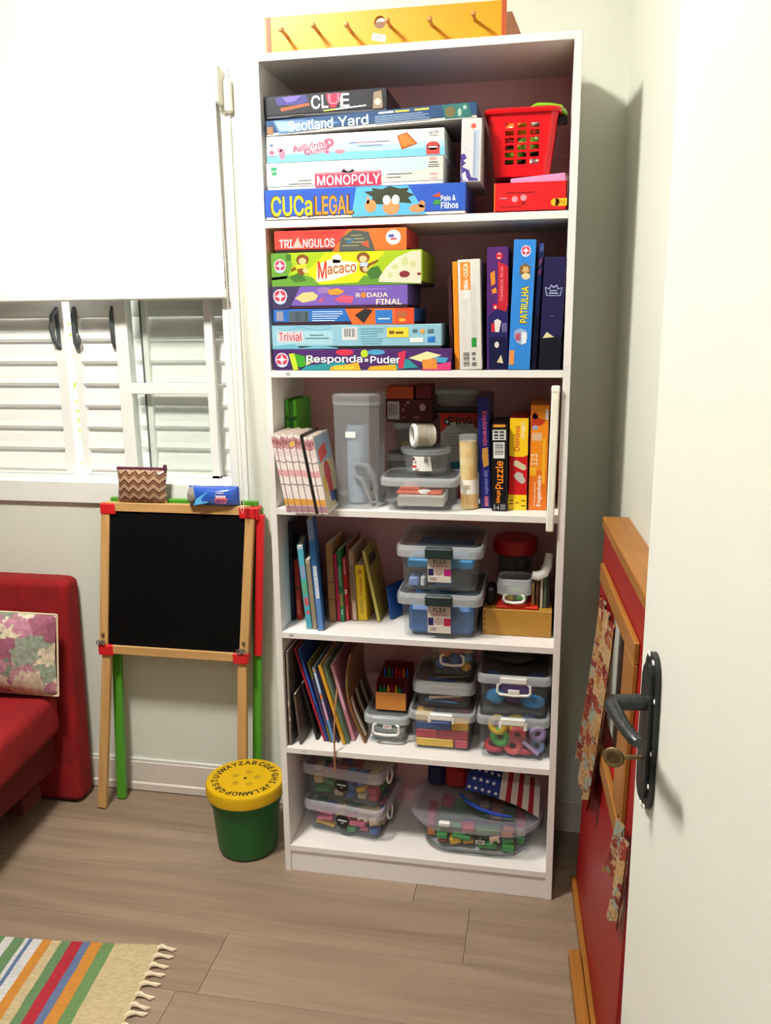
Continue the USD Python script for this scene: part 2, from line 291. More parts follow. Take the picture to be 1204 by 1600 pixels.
# garden beyond the gap
solo('ground', 'bright paved yard outside the window', None, bx(-6, 4, .47, 8, -.3, -.1), mat('cfcabd', .9), kind='structure')
rnd = random.Random(9)
def leafmesh(c, L, a, b):
    m = trimesh.Trimesh([(0, 0, 0), (.35 * L, .28 * L, .06 * L), (L, 0, -.1 * L), (.35 * L, -.28 * L, .06 * L)], [(0, 1, 2), (0, 2, 3), (2, 1, 0), (3, 2, 0)], process=False)
    return move(m, c, ry=a, rz=b)
gp = thing('garden_plant', 'leafy green plant outside seen through the gap between the shutters', 'plant', (-1.16, 1.1, -.1))
part(gp, 'stem', tube([(.02, 0, 0), (.0, .01, .7), (.03, 0, 1.2), (.0, 0, 1.75)], .006), mat('6b7a45', .7))
part(gp, 'foliage', cat([leafmesh((rnd.gauss(.04, .05), rnd.uniform(-.08, .08), rnd.uniform(.35, 1.75)), rnd.uniform(.03, .06), rnd.uniform(-40, 60), rnd.uniform(0, 360)) for _ in range(170)]), mat('7fc22e', .5, 'leaf'), smooth=False, kind='stuff')

# ------------------------------------------------------------------ roller blind
rb = thing('roller_blind', 'white fabric roller blind half lowered over the shuttered window', 'blind', (-.212, .282, 1.497))
part(rb, 'fabric', bx(-1.72, 0, -.0008, .0008, .018, .53), mat('f0eee8', .8))
part(rb, 'bottom_bar', bx(-1.722, .002, -.006, .006, 0, .026, .004), mat('efede4', .6))
part(rb, 'roller_tube', move(lathe([(.0, 0), (.0187, 0), (.0187, 1.71), (0, 1.71)], 40), (-1.715, .0186, .530), ry=90), mat('f3f1ea', .7))
part(rb, 'bracket', cat([bx(.006, .016, -.022, .032, .475, .565, .004), bx(.004, .036, .012, .032, .46, .54, .005), move(lathe([(0, 0), (.024, 0), (.024, .012), (0, .012)], 20), (.0, .006, .530), ry=90)]), mat('dcd9cc', .4))
def chain(x0, z0, x1, z1, y0, y1):
    n = int((z0 - z1) / .0062); b = trimesh.creation.icosphere(0, .0024); out = []
    for i in range(n):
        k = i / n; out.append(move(b, (x0 + (x1 - x0) * k, y0 + (y1 - y0) * k, z0 + (z1 - z0) * k)))
    return out
part(rb, 'bead_chain', cat(chain(.008, .455, .040, -.56, -.022, -.070) + chain(.022, .455, .046, -.56, -.002, -.066) + [tube([(.008, -.022, .455), (.040, -.070, -.56), (.043, -.069, -.568), (.046, -.066, -.56), (.022, -.002, .455)], .0008, 5)]), mat('d9d7c6', .4))

# ------------------------------------------------------------------ open white door, seen along its face
DR = math.degrees(math.atan2(-.982, .19))
d1 = thing('door_1', 'open white room door with a black lever handle', None, (.748, -.99, 0), DR, kind='structure')
part(d1, 'leaf', bx(0, .80, 0, .035, .008, 2.10, .002), mat('deded5', .45, 'mottle', c2='dbdbd1', sc=8, bs=60, bump=.05))
BLK = mat('1d2122', .35, 'mottle', c2='121516', sc=60, bump=.3)
def plate(hw, z0, z1, t):
    pr = []
    for k in range(65):
        f = .5 - .5 * math.cos(math.pi * k / 64); q = min(f, 1 - f); e = math.sqrt(max(0, 1 - (1 - min(1, q / .13)) ** 2)); pr.append((hw * (.02 + .86 * e + .12 * math.sin(math.pi * f)), z0 + (z1 - z0) * f))
    return Polygon([(x, z) for x, z in pr] + [(-x, z) for x, z in reversed(pr)])
pm = []
for hw, t, dz in ((.0200, .006, 0), (.0150, .010, .012)):
    g = trimesh.creation.extrude_polygon(affinity.scale(plate(hw, .912 + dz, 1.092 - dz, t), 1, 1), t, engine='earcut'); v = g.vertices.copy()
    g.vertices = np.stack([v[:, 0] + .049, -v[:, 2], v[:, 1]], 1); g.fix_normals(); pm.append(g)
hp = part(d1, 'handle_plate', cat(pm), BLK, smooth=20)
for i, (a, z, w_) in enumerate(((-.006, 1.0885, .004), (.008, 1.084, .004), (.0185, 1.045, .002), (.018, .985, .002), (.016, .946, .0025), (.006, .9165, .004), (-.004, .9145, .004))):
    part(hp, 'paint_fleck', blob((.049 + a, -.0062, z), (w_, .0008, .003), i, .6, 1), mat('e8e6de', .6))
HX = .049
part(d1, 'lever_handle', cat([tube([(HX, -.006, 1.036), (HX, -.044, 1.036)], .0088, 14), tube([(HX, -.040, 1.036), (HX + .003, -.0445, 1.0358), (HX + .010, -.0462, 1.035), (HX + .045, -.046, 1.034), (HX + .075, -.043, 1.033), (HX + .082, -.041, 1.0325)], [.0075, .0085, .008, .0072, .0066, .005], 14)]), BLK, smooth=45)
Rk = trimesh.transformations.rotation_matrix(math.radians(62), (0, 0, 1)); bow = move(torus(.0090, .0028, 20, 8), rx=90); bow.apply_transform(Rk); bow.apply_translation((HX, -.040, .972)); disc = blob((0, 0, 0), (.0085, .0016, .0085), 1, .05); disc.apply_transform(Rk); disc.apply_translation((HX, -.040, .972))
part(d1, 'key', cat([tube([(HX, -.006, .972), (HX, -.031, .972)], .0024, 10), bow, disc]), mat('7d6848', .4, metallic=.7))

# ------------------------------------------------------------------ ceiling lamp: the room's light
cl = thing('ceiling_light', 'round white ceiling lamp lighting the room from above', 'lamp', LAMP_POS)
part(cl, 'lamp_base', lathe([(0, .012), (.09, .012), (.09, .04), (0, .04)], 32), WHITE)
part(cl, 'diffuser', lathe([(0, -.045), (LAMP_R * .6, -.04), (LAMP_R * .9, -.022), (LAMP_R, 0), (LAMP_R * .9, .012), (0, .012)], 32), mat((1, .97, .90), .5, 'emit', strength=LAMP_W))

hl = thing('hall_light', 'round ceiling lamp of the hall behind the doorway', 'lamp', (.35, -2.55, 2.615))
part(hl, 'lamp_base', lathe([(0, .012), (.09, .012), (.09, .04), (0, .04)], 32), WHITE)
part(hl, 'diffuser', lathe([(0, -.045), (.09, -.04), (.14, -.022), (.155, 0), (.14, .012), (0, .012)], 32), mat((1, .955, .88), .5, 'emit', strength=30.0))
# ================================================================== BOOKCASE
SH_Z = [1.6403, 1.3081, .9793, .6621, .3464]; BT = .0164; SW = .6671; SD = .271
BW = mat('e4dfdc', .38)
bk = thing('bookcase', 'tall narrow white open bookcase with five shelves full of games and toys', 'bookcase', (0, 0, 0))
for x in (-BT, SW): part(bk, 'side_panel', bx(x, x + BT, 0, SD + .004, 0, 2.0, .0008), BW)
part(bk, 'top_board', bx(0, SW, 0, SD, 2.0 - BT, 2.0, .0008), BW)
for k, z in enumerate(SH_Z):
    b = part(bk, 'shelf_board', bx(0, SW, 0, SD, z, z + BT, .0008), BW)
    if k in (1, 3, 4):
        xx = {1: .041, 3: .025, 4: .047}[k]
        m = ink([R(0, 0, 10, 1.4), R(1, 2.6, 9, 3.8), R(0, 5, 10, 6)] if k != 4 else [R(0, 3, 10, 4.2)], (0, 0, 10, 6), .012, .006, 0); m.apply_translation([xx - .006, 0, z + .005]); part(b, 'shelf_mark', m, mat('4a4a4a', .6))
part(bk, 'bottom_board', bx(0, SW, 0, SD, .0617, .0781, .0008), BW)
part(bk, 'plinth', bx(0, SW, .004, .02, 0, .0617, .0006), BW)
part(bk, 'back_panel', bx(0, SW, SD, SD + .003, .02, 1.99), mat('f2b9bd', .6))

# ================================================================== FURNITURE AND FLOOR
WOODE = mat('d0a66b', .5, 'wood', c2='bb8e55', axis=2)
WOODX = mat('d0a66b', .5, 'wood', c2='bb8e55', axis=0)
RED = mat('d01f24', .4); GRN = mat('4f9a2a', .4)
# --- easel
ez = thing('chalkboard_easel', 'wooden children\'s easel with black chalkboard, red corners and green back legs', 'easel', (-.40, .22, 0))
TL, TR, BL, BR = (-.193, .034, .928), (.240, .034, .928), (-.218, .0, .508), (.212, .0, .508)
lerp = lambda a, b, t: tuple(np.array(a) + (np.array(b) - np.array(a)) * t)
FL, FR = (-.256, -.028, .003), (.19, -.024, .003)
for a, b in ((TL, BL), (TR, BR)): part(ez, 'stile', bar(a, b, .026, .016), WOODE)
part(ez, 'top_rail', bar(TL, TR, .026, .016), WOODX); part(ez, 'bottom_rail', bar(BL, BR, .026, .016), WOODX)
def quad(a, b, c, d, t, off):
    A = [np.array(p) + np.array((0, off, 0)) for p in (a, b, c, d)]; return trimesh.convex.convex_hull(np.array(A + [p + np.array((0, t, 0)) for p in A]))
part(ez, 'chalkboard', quad(lerp(TL, TR, .02), lerp(TR, TL, .02), lerp(BR, BL, .02), lerp(BL, BR, .02), .004, -.002), mat('030303', .7, 'mottle', c2='060606', sc=4, bump=.03, specular_ior_level=.12))
for c, s in ((TL, (1, -1)), (TR, (-1, -1)), (BL, (1, 1)), (BR, (-1, 1))):
    cx, cz = c[0] + s[0] * .008, c[2] + s[1] * (.006 if s[1] < 0 else -.002)
    part(ez, 'corner_cap', bx(cx - .023, cx + .023, c[1] - .012, c[1] + .012, cz - .016, cz + .016, .003), RED)
for c, f, k in ((BL, FL, 1), (BR, FR, -1)):
    part(ez, 'front_leg', bar((c[0] + .006 * k, c[1] + .004, c[2] - .01), f, .027, .016), WOODE)
    part(ez, 'bolt', move(lathe([(0, 0), (.005, 0), (.004, .004), (0, .005)], 12), (c[0] + .002, c[1] - .006, c[2] + .045), rx=90), mat('5c4a36', .5))
    part(ez, 'wing_nut', cat([move(lathe([(0, 0), (.006, 0), (.006, .008), (0, .009)], 12), (c[0] - .004, c[1] - .008, c[2] + .022), rx=90), move(torus(.0055, .0018, 14, 6), (c[0] - .011, c[1] - .014, c[2] + .022), rx=70), move(torus(.0055, .0018, 14, 6), (c[0] + .004, c[1] - .014, c[2] + .024), rx=70)]), mat('8e8f88', .35, metallic=.7))
gT = (-.19, .062, .93); gU = (.252, .062, .93)
part(ez, 'back_leg', bar((gT[0], gT[1], .93), (-.222, .030, .003), .028, .016), GRN); part(ez, 'back_leg', bar((gU[0], gU[1], .93), (.216, .034, .003), .026, .016), GRN)
part(ez, 'back_rail', bar((gT[0], gT[1], .936), (gU[0], gU[1], .936), .026, .016), GRN)
part(ez, 'back_panel', quad((gT[0] + .02, gT[1] - .008, .92), (gU[0] - .002, gU[1] - .008, .92), (gU[0] - .02, .052, .50), (gT[0] + .004, .052, .50), .004, 0), mat('e8e6e0', .4))
part(ez, 'side_strip', bar((gU[0] + .012, .046, .915), (gU[0] - .012, .040, .50), .022, .016), RED)
part(ez, 'hinge_block', bx(.232, .262, .03, .070, .900, .936, .003), RED)
# --- pouch and pack lying on the easel's top
po = thing('zip_pouch', 'brown zigzag patterned zip pouch in glossy plastic on the easel', 'pouch', (-.483, .258, .941), rx=-7)
def puff(w, h, d, n=26, tuck=.25):
    g = np.linspace(-1, 1, n); V = []; F = []
    for s in (-1, 1):
        for b in g:
            for a in g:
                k = max(0, (1 - abs(a) ** 2.6) * (1 - abs(b) ** 2.6)) ** .55
                V.append((a * w / 2 * (1 - tuck * .25 * (1 - abs(b)) * abs(a) ** 3), s * d / 2 * k + s * .0008, (b + 1) * h / 2))
    for s in (0, 1):
        o = s * n * n
        for j in range(n - 1):
            for i in range(n - 1):
                q = [o + j * n + i, o + j * n + i + 1, o + (j + 1) * n + i + 1, o + (j + 1) * n + i]; q = q if s == 0 else q[::-1]
                F += [[q[0], q[1], q[2]], [q[0], q[2], q[3]]]
    ed = [(i, 0) for i in range(n)] + [(n - 1, j) for j in range(1, n)] + [(i, n - 1) for i in range(n - 2, -1, -1)] + [(0, j) for j in range(n - 2, 0, -1)]
    for (i, j), (k, l) in zip(ed, ed[1:] + ed[:1]):
        a, b = j * n + i, l * n + k; F += [[b, a, a + n * n], [b, a + n * n, b + n * n]]
    m = trimesh.Trimesh(V, F, process=False); m.fix_normals(); return m
part(po, 'body', puff(.152, .094, .045), mat('a8754f', .18, 'zigzag', fx=34, amp=.026, fz=42, ramp=((0, 'a88a6c'), (.3, '6f4636'), (.5, '9a6c48'), (.62, '47281f'), (.78, '866050'), (.9, 'b59f86')), coat_weight=1.0))
part(po, 'zipper', cat([bx(-.076, .076, -.0035, .0035, .090, .100, .002), bx(.066, .074, -.006, .006, .088, .108, .002)]), mat('5b2038', .5))
pk = thing('wrapped_pack', 'small blue plastic wrapped pack lying on the easel', 'pack', (-.262, .25, .941), rz=4)
pb = puff(.142, .055, .046, 20, 0); pb.vertices[:, 1] = np.sign(pb.vertices[:, 1]) * np.abs(pb.vertices[:, 1]) ** .8 * .55; pb.vertices += .003 * (meshkit.fbm(pb.vertices * 60, 2, 3)[:, None] - .5)
part(pk, 'wrapper', pb, mat('2b57b8', .18, coat_weight=.8))
part(pk, 'end_window', cat([blob((-.058, -.004, .028), (.017, .024, .026), 2, .3)]), mat('8d8680', .25))
m = ink([P((28, 60), (62, 22), (62, 78), (20, 92))], (0, 0, 150, 100), .142, .055, 0); m.apply_translation([-.071, -.0265, 0]); part(pk, 'print', m, mat('5fb4e8', .3), smooth=False)
m = ink([R(84, 40, 118, 52), R(88, 24, 112, 30)], (0, 0, 150, 100), .142, .055, 0); m.apply_translation([-.071, -.0275, 0]); part(pk, 'print', m, mat('e9ccd0', .3), smooth=False)
m = ink([R(84, 54, 124, 62), T('5.25W', 86, 66, 120, 82)], (0, 0, 150, 100), .142, .055, 0); m.apply_translation([-.071, -.0275, 0]); part(pk, 'print', m, mat('d85a63', .3), smooth=False)
# --- bucket with letter holes in the lid
bu = thing('toy_bucket', 'green plastic toy bucket with yellow lid ringed by the alphabet', 'bucket', (-.152, .088, 0))
part(bu, 'bucket', lathe([(0, .002), (.074, .002), (.080, .006), (.0835, .02), (.094, .150), (.099, .153), (.099, .176), (.0, .176)], 56), mat('0f5a22', .38), smooth=40)
part(bu, 'lid', lathe([(0, .172), (.101, .172), (.1075, .174), (.1085, .178), (.1085, .202), (.105, .2085), (.100, .210), (.05, .2085), (0, .208)], 64), mat('cda40a', .34), smooth=40)
rnd = random.Random(2); lm = []
for k, ch in enumerate('ABCDEFGHIJKLMNOPQRSTUVWXYZ'):
    a = math.radians(104 - k * 360 / 26 + rnd.uniform(-1, 1)); g = text_geo(ch, True); e = g.bounds[1]
    g.vertices[:, :2] = (g.vertices[:, :2] - e[:2] / 2) * (.0185 / e[1]); g.vertices[:, 2] *= .0012 / e[2]
    lm.append(move(g, (.082 * math.cos(a), .082 * math.sin(a), .2088), rz=math.degrees(a) - 90))
part(bu, 'letter_holes', cat(lm), mat('15130a', .7), smooth=False)
dm = [move(lathe([(0, 0), (.0095, 0), (.008, .0007), (0, .0007)], 20), (.033 * math.cos(math.radians(a)), .033 * math.sin(math.radians(a)), .2083)) for a in (20, 92, 164, 236, 308)]
part(bu, 'dimple', cat(dm), mat('a8870c', .5)); part(bu, 'center_hole', move(lathe([(0, 0), (.004, 0), (.004, .0012), (0, .0012)], 14), (0, 0, .2083)), mat('15130a', .7))
# --- sofa and cushion
FAB = mat('96020a', .9, 'mottle', c2='7e0107', sc=14, bs=900, bump=.5)
so = thing('sofa', 'bright red fabric armless sofa bed standing against the window wall', 'sofa', (-.74, .20, 0))
def soft(ring_list): return loft(ring_list)
def slab(w, d, h, r, loc, n=5):
    rings = []
    for k in range(n + 1):
        a = math.pi / 2 * k / n; i = r * (1 - math.sin(a)); rings.append(rrect(w - 2 * i, d - 2 * i, r, r * (1 - math.cos(a))))
    rings += [p + np.array((0, 0, 0)) for p in [np.c_[q[:, :2], h - q[:, 2]] for q in reversed(rings)]]
    m = loft(rings); m.apply_translation(loc); return m
bkm = slab(1.60, .085, .70, .022, (0, 0, 0)); bkm.vertices[:, 1] += .028 * bkm.vertices[:, 2] / .7
part(so, 'backrest', move(bkm, (-.802 + .012, .036, .004)), FAB)
st = slab(1.56, .60, .135, .03, (0, 0, 0)); k = np.clip(st.vertices[:, 1] / .6 + .5, 0, 1); st.vertices[:, 0] += .055 * (1 - k); st.vertices[:, 2] += .012 * (st.vertices[:, 0] < .7)
part(so, 'seat_cushion', move(st, (-.80, -.31, .245)), FAB)
part(so, 'seat_base', cat([bx(-1.58, -.045, -.56, -.02, .130, .240, .006)]), mat('5e0207', .9))
part(so, 'base_bracket', bx(-.12, -.045, -.20, -.11, .075, .13, .004), mat('4a060b', .9))
for x, y in ((-1.5, -.5), (-.28, -.5)): part(so, 'leg', bx(x - .025, x + .025, y - .025, y + .025, 0, .17, .003), mat('241412', .6))
pc = thing('cushion', 'square cream cushion with pink and green floral print on the sofa', 'cushion', (-.955, .128, .392), rx=-8)
cm = puff(.46, .235, .12, 34, .12); part(pc, 'cover', cm, mat('c9b79a', .85, 'floral', sc=19, ramp=((0, 'cfbfa4'), (.24, 'b0788a'), (.40, '7f8a74'), (.56, 'd2c6ae'), (.68, 'b78a90'), (.80, '96586c'), (.9, '8d9684'))))
ed = [(.232 * a, 0, .1175 + .119 * b) for a, b in ((-1, -1), (1, -1), (1, 1), (-1, 1), (-1, -1))]
part(pc, 'piping', cat([tube([ed[i], lerp(ed[i], ed[i + 1], .5), ed[i + 1]], .0028, 8) for i in range(4)]), mat('d6c6a6', .8))
# --- striped rug with knotted fringe
rg = thing('rug', 'flat woven cotton rug with coloured stripes and a cream fringed end', 'rug', (-.220, -.325, 0), 6)
stops = [('c9c1a6', 0), ('6f8a5e', .5)]
cols = [('b8a57e', .115), ('62824f', .027), ('bd7c2c', .026), ('56698c', .024), ('a31d2b', .027), ('5d7c52', .022), ('b8a57e', .026), ('bd7c2c', .024), ('c4c1bf', .022), ('56698c', .010), ('c4c1bf', .012), ('5d7c52', .026), ('c4c1bf', .024), ('5d7c52', .026), ('bd7c2c', .024), ('b8a57e', .04), ('a31d2b', .027), ('56698c', .03), ('dcc998', .05), ('5d7c52', .03)]
tot = sum(c[1] for c in cols) * 2; acc = 0; ramp = []
for rep in range(2):
    for c, wd in cols: ramp.append((acc / tot, c)); acc += wd
ramp = [(max(0, 1 - (a + cols[i % len(cols)][1] / tot)), c) for i, (a, c) in enumerate(ramp)][::-1]
gx, gy = np.linspace(-tot, 0, 60), np.linspace(-.62, 0, 30); XX, YY = np.meshgrid(gx, gy)
ZZ = .0045 + .0022 * meshkit.fbm(np.stack([XX * 9, YY * 9, 0 * XX], -1), 3, 5); V = np.stack([XX.ravel(), YY.ravel() + .004 * np.sin(XX.ravel() * 9), ZZ.ravel()], 1); nx = 60
F = [[j * nx + i, j * nx + i + 1, (j + 1) * nx + i + 1, (j + 1) * nx + i] for j in range(29) for i in range(59)]
VV = np.vstack([V, V * [1, 1, 0] + [0, 0, .0006]]); n0 = len(V); F2 = [[a + n0 for a in f[::-1]] for f in F]
eg = [i for i in range(nx)] + [j * nx + nx - 1 for j in range(1, 30)] + [29 * nx + i for i in range(nx - 2, -1, -1)] + [j * nx for j in range(28, 0, -1)]
F3 = [[a, a + n0, b + n0, b] for a, b in zip(eg, eg[1:] + eg[:1])]
part(rg, 'weave', (VV, np.array(F + F2 + F3)), mat('dcc998', .9, 'bands', lo=-tot, hi=0.0, ramp=tuple(ramp)), smooth=40)
TAS = mat('d8c8ae', .9); rnd = random.Random(3)
for k in range(22):
    yy = -.010 - k * .0283; a = rnd.uniform(-.008, .008)
    part(rg, 'tassel', tube([(-.004, yy, .005), (.006, yy + .003 + a * .3, .009), (.016, yy + .004 + a * .7, .006), (.032, yy + .002 + a, .004), (.040, yy + .006 + a, .003)], [.0045, .006, .0035, .005, .002], 7), TAS)
# --- puppet theatre leaning on the right wall
TR_ = math.degrees(math.atan2(-.998, .06))
pt = thing('puppet_theatre', 'red puppet theatre panel with wooden window and floral curtains leaning by the door', 'puppet theatre', (.744, .066, .002), TR_, rx=-1.3)
TH = .02
def panel(o, ho, t0, t1):
    g = trimesh.creation.extrude_polygon(Polygon(o, [ho] if ho else None), t1 - t0, engine='earcut'); v = g.vertices.copy(); g.vertices = np.stack([v[:, 0], v[:, 2] + t0, v[:, 1]], 1); g.fix_normals(); return g
HOLE = [(.17, .56), (.50, .56), (.50, .865), (.17, .865)]
part(pt, 'panel', panel([(0, 0), (.66, 0), (.66, .975), (.078, .975)], HOLE, 0, TH), mat('97060e', .42), smooth=False)
PW = dict(c2='87531c', axis=0); WT = mat('a8702e', .45, 'wood', **PW); WV = mat('a8702e', .45, 'wood', c2='87531c', axis=2)
part(pt, 'top_cap', bx(.074, .66, -.006, .052, .975, 1.0, .002), WT)
part(pt, 'base_strip', bx(0, .66, -.012, .0, 0, .030, .002), WT)
part(pt, 'foot', bx(.27, .56, -.040, -.014, 0, .034, .003), WT)
part(pt, 'window_head', bx(.12, .60, -.010, -.0002, .865, .905, .002), WT); part(pt, 'window_sill', bx(.17, .60, -.012, -.0002, .52, .56, .002), WT)
part(pt, 'window_post', bx(.50, .60, -.010, -.0002, .56, .865, .002), WV)
CUR = mat('c8a57a', .85, 'floral', sc=36, ramp=((0, 'b8966a'), (.28, '8e3422'), (.46, 'a87436'), (.6, '93998a'), (.74, '741c16'), (.88, 'b48e5c')))
def drape(top, bot, waves, amp, y0, n=40, mrows=24):
    (a0, a1, at), (b0, b1, bt) = top, bot; rings = []
    V = []; F = []
    for s in (0, 1):
        for j in range(mrows + 1):
            v = j / mrows; e = v ** 1.3
            for i in range(n + 1):
                u = i / n; x = (a0 + (a1 - a0) * u) * (1 - e) + (b0 + (b1 - b0) * u) * e; z = at * (1 - v) + (bt + .02 * math.sin(u * 9)) * v
                V.append((x, y0 - amp * (.6 + .4 * v) * (1 + math.sin(u * waves * 2 * math.pi + v * 1.2)) + s * .0015, z))
    N = (n + 1) * (mrows + 1)
    for s in (0, 1):
        for j in range(mrows):
            for i in range(n):
                q = [s * N + j * (n + 1) + i, s * N + j * (n + 1) + i + 1, s * N + (j + 1) * (n + 1) + i + 1, s * N + (j + 1) * (n + 1) + i]; F.append(q if s == 0 else q[::-1])
    m = trimesh.Trimesh(*[np.array(V), np.vstack([[[f[0], f[1], f[2]], [f[0], f[2], f[3]]] for f in F])], process=False); return m
part(pt, 'curtain', drape((.22, .42, .862), (.03, .29, .375), 3, .007, -.013), CUR, smooth=True)
part(pt, 'curtain', drape((.62, .72, .60), (.545, .73, .43), 2, .007, -.013), CUR, smooth=True)
# --- peg board on top of the bookcase
pg = thing('peg_board', 'yellow wooden peg board with six pegs on top of the bookcase', 'peg board', (.008, .03, 2.0), rz=1.0)
g = trimesh.creation.extrude_polygon(Polygon([(0, 0), (.52, 0), (.52, .078), (0, .078)], [list(C(.254, .053, .0125).exterior.coords)]), .014, engine='earcut'); v = g.vertices.copy(); g.vertices = np.stack([v[:, 0], v[:, 2], v[:, 1]], 1); g.fix_normals()
part(pg, 'board', g, mat('d58f10', .4), smooth=False)
for x in (.004, .511): part(pg, 'edge_stripe', bx(x - .0005, x + .0085, -.0012, .0, .0, .078), mat('a8441c', .5))
for k, x in enumerate((.048, .118, .190, .276, .365, .455)):
    part(pg, 'peg', move(lathe([(0, 0), (.0035, 0), (.0035, .034), (.005, .036), (.0055, .040), (.004, .044), (0, .045)], 14), (x, 0, .040 + .004 * (k % 2)), rx=90), mat('b5793f', .5))
for x in (.088, .255, .39): part(pg, 'slot', bx(x - .02, x + .02, -.0006, 0, .0045, .0075), mat('5f3a14', .7))
m = ink([R(0, 0, 22, 10)], (0, 0, 22, 10), .03, .014, 0); part(pg, 'price_tag', move(m, (.235, -.0002, .020), ry=13), mat('f2eee6', .6))
m = ink([R(5, 2, 17, 4), R(6, 5, 16, 7)], (0, 0, 22, 10), .03, .014, 1); part(pg, 'price_tag_print', move(m, (.235, -.0002, .020), ry=13), mat('9a948c', .6))
g = trimesh.creation.extrude_polygon(Polygon([(-.032, 0), (.572, 0), (.535, .084), (-.006, .084)]), .10, engine='earcut'); v = g.vertices.copy(); g.vertices = np.stack([v[:, 0], v[:, 2], v[:, 1]], 1); g.fix_normals()
solo('wooden_case', 'brown wooden case lying behind the yellow peg board', 'case', g, mat('8a5a38', .5, 'wood', c2='774a2c', axis=0), loc=(0, .13, 2.0004), smooth=False)

# ================================================================== GAMES ON THE TOP TWO SHELVES
def game(name, label, x, z, w, h, d=.2, y=0.0, base='ffffff', frame=(0, 0, 1, 1), items=(), ry=0, rz=0, side=None, group=None, c='board game', lidgap=.006, upright=False, rough=.34, lx=0):
    """a cardboard game box: outer lid over an inner tray whose edge shows as a thin line; artwork printed on the front face"""
    t = thing(name, label, c, (x, y, z + (w * math.sin(math.radians(ry)) if ry > 0 else 0)), rz, ry, rx=lx, group=group)
    lid = bx(0, w, 0, d, 0 if upright else lidgap, h, .0012)
    part(t, 'lid', lid, mat(base, rough))
    tray = bx(.0012, w - .0012, .0012, d - .0012, 0, h - .003, .001) if not upright else bx(.0012, w - .0012, .0012, d - .0012, .0004, h - .002, .001)
    part(t, 'tray', tray, mat(side or base, .5))
    if items: prints(t, frame, w, h, items, rough)
    return t
Z1, Z2 = 1.6572, 1.3250
f = (414, 291, 727, 342)
game('game_box', 'wide blue trivia game box reading CUCA LEGAL at the bottom of the top shelf stack', .003, Z1, .448, .063, .24, -.003, '2f55b5', f, [
    ('sky_patch', '58a9e6', [P((560, 292), (640, 292), (668, 341), (552, 341))]),
    ('lettering', '5a3a1e', [T('CUCa', 422.5, 300.5, 491.5, 338.5)]), ('lettering', 'f4d92c', [T('CUCa', 424, 302, 490, 336.5)]),
    ('lettering', '5b3416', [T('LEGAL', 493, 302.5, 556, 337.5)]), ('lettering', 'ea8b2c', [T('LEGAL', 495, 304, 554, 336)]),
    ('spiky_patch', '3a4030', [P((572, 300), (586, 299), (584, 294), (600, 297), (612, 292), (628, 297), (642, 296), (638, 303), (650, 308), (640, 312), (646, 322), (628, 320), (598, 322), (580, 320), (586, 310))]),
    ('artwork', 'c58a58', [C(582, 324, 9, 11), C(654, 331, 12, 7), C(661, 324, 5, 6), C(614, 327, 13, 13), R(576, 308, 580, 320)]),
    ('artwork', 'e6e6e2', [C(607, 315, 6, 8), C(621, 315, 6, 8)]),
    ('artwork', 'dd4a2e', [P((676, 312), (688, 306), (690, 314))]), ('artwork', '3f8f4a', [P((680, 318), (690, 318), (688, 326), (678, 326))]),
    ('lettering', 'f3f3f6', [T('Pais &', 690, 311, 712, 320), T('Filhos', 690, 322, 716, 333)])], side='e9e4d8')
f = (416, 249, 693, 292)
game('game_box', 'white MONOPOLY board game box with red title bar on the top shelf', .008, Z1 + .0632, .395, .0565, .22, 0, 'c9c8c0', f, [
    ('sky_patch', 'b2c6cc', [P((560, 250), (668, 250), (672, 268), (600, 276), (575, 262))]),
    ('title_bar', 'd4314e', [R(494, 268, 598, 290)]), ('title_bar', 'e98a9b', [R(495, 269, 597, 270.5)]),
    ('lettering', 'f5eef0', [T('MONOPOLY', 497, 272, 596, 288)]),
    ('artwork', '56484a', [C(546, 266, 9, 4), R(537, 266, 556, 268)]), ('artwork', 'e6cfc4', [C(547, 262, 6, 5)]),
    ('emblem', '3c9a6c', [R(424, 256, 433, 261), R(425, 263, 433, 268)]),
    ('lettering', '5e5e5e', [R(467, 278, 488, 279.2), R(452, 283, 488, 284.2), R(607, 274, 645, 275.2), R(606, 279, 628, 280.2)]),
    ('lettering', '5c5c5c', [R(670, 262, 686, 263), R(670, 265, 686, 266), R(671, 258, 684, 259.4)]), ('print', 'e09a9a', [C(677, 253, 6, 2.6), R(672, 275, 683, 278), R(673, 282, 684, 284)])], side='efece4')
f = (416, 207, 694, 252)
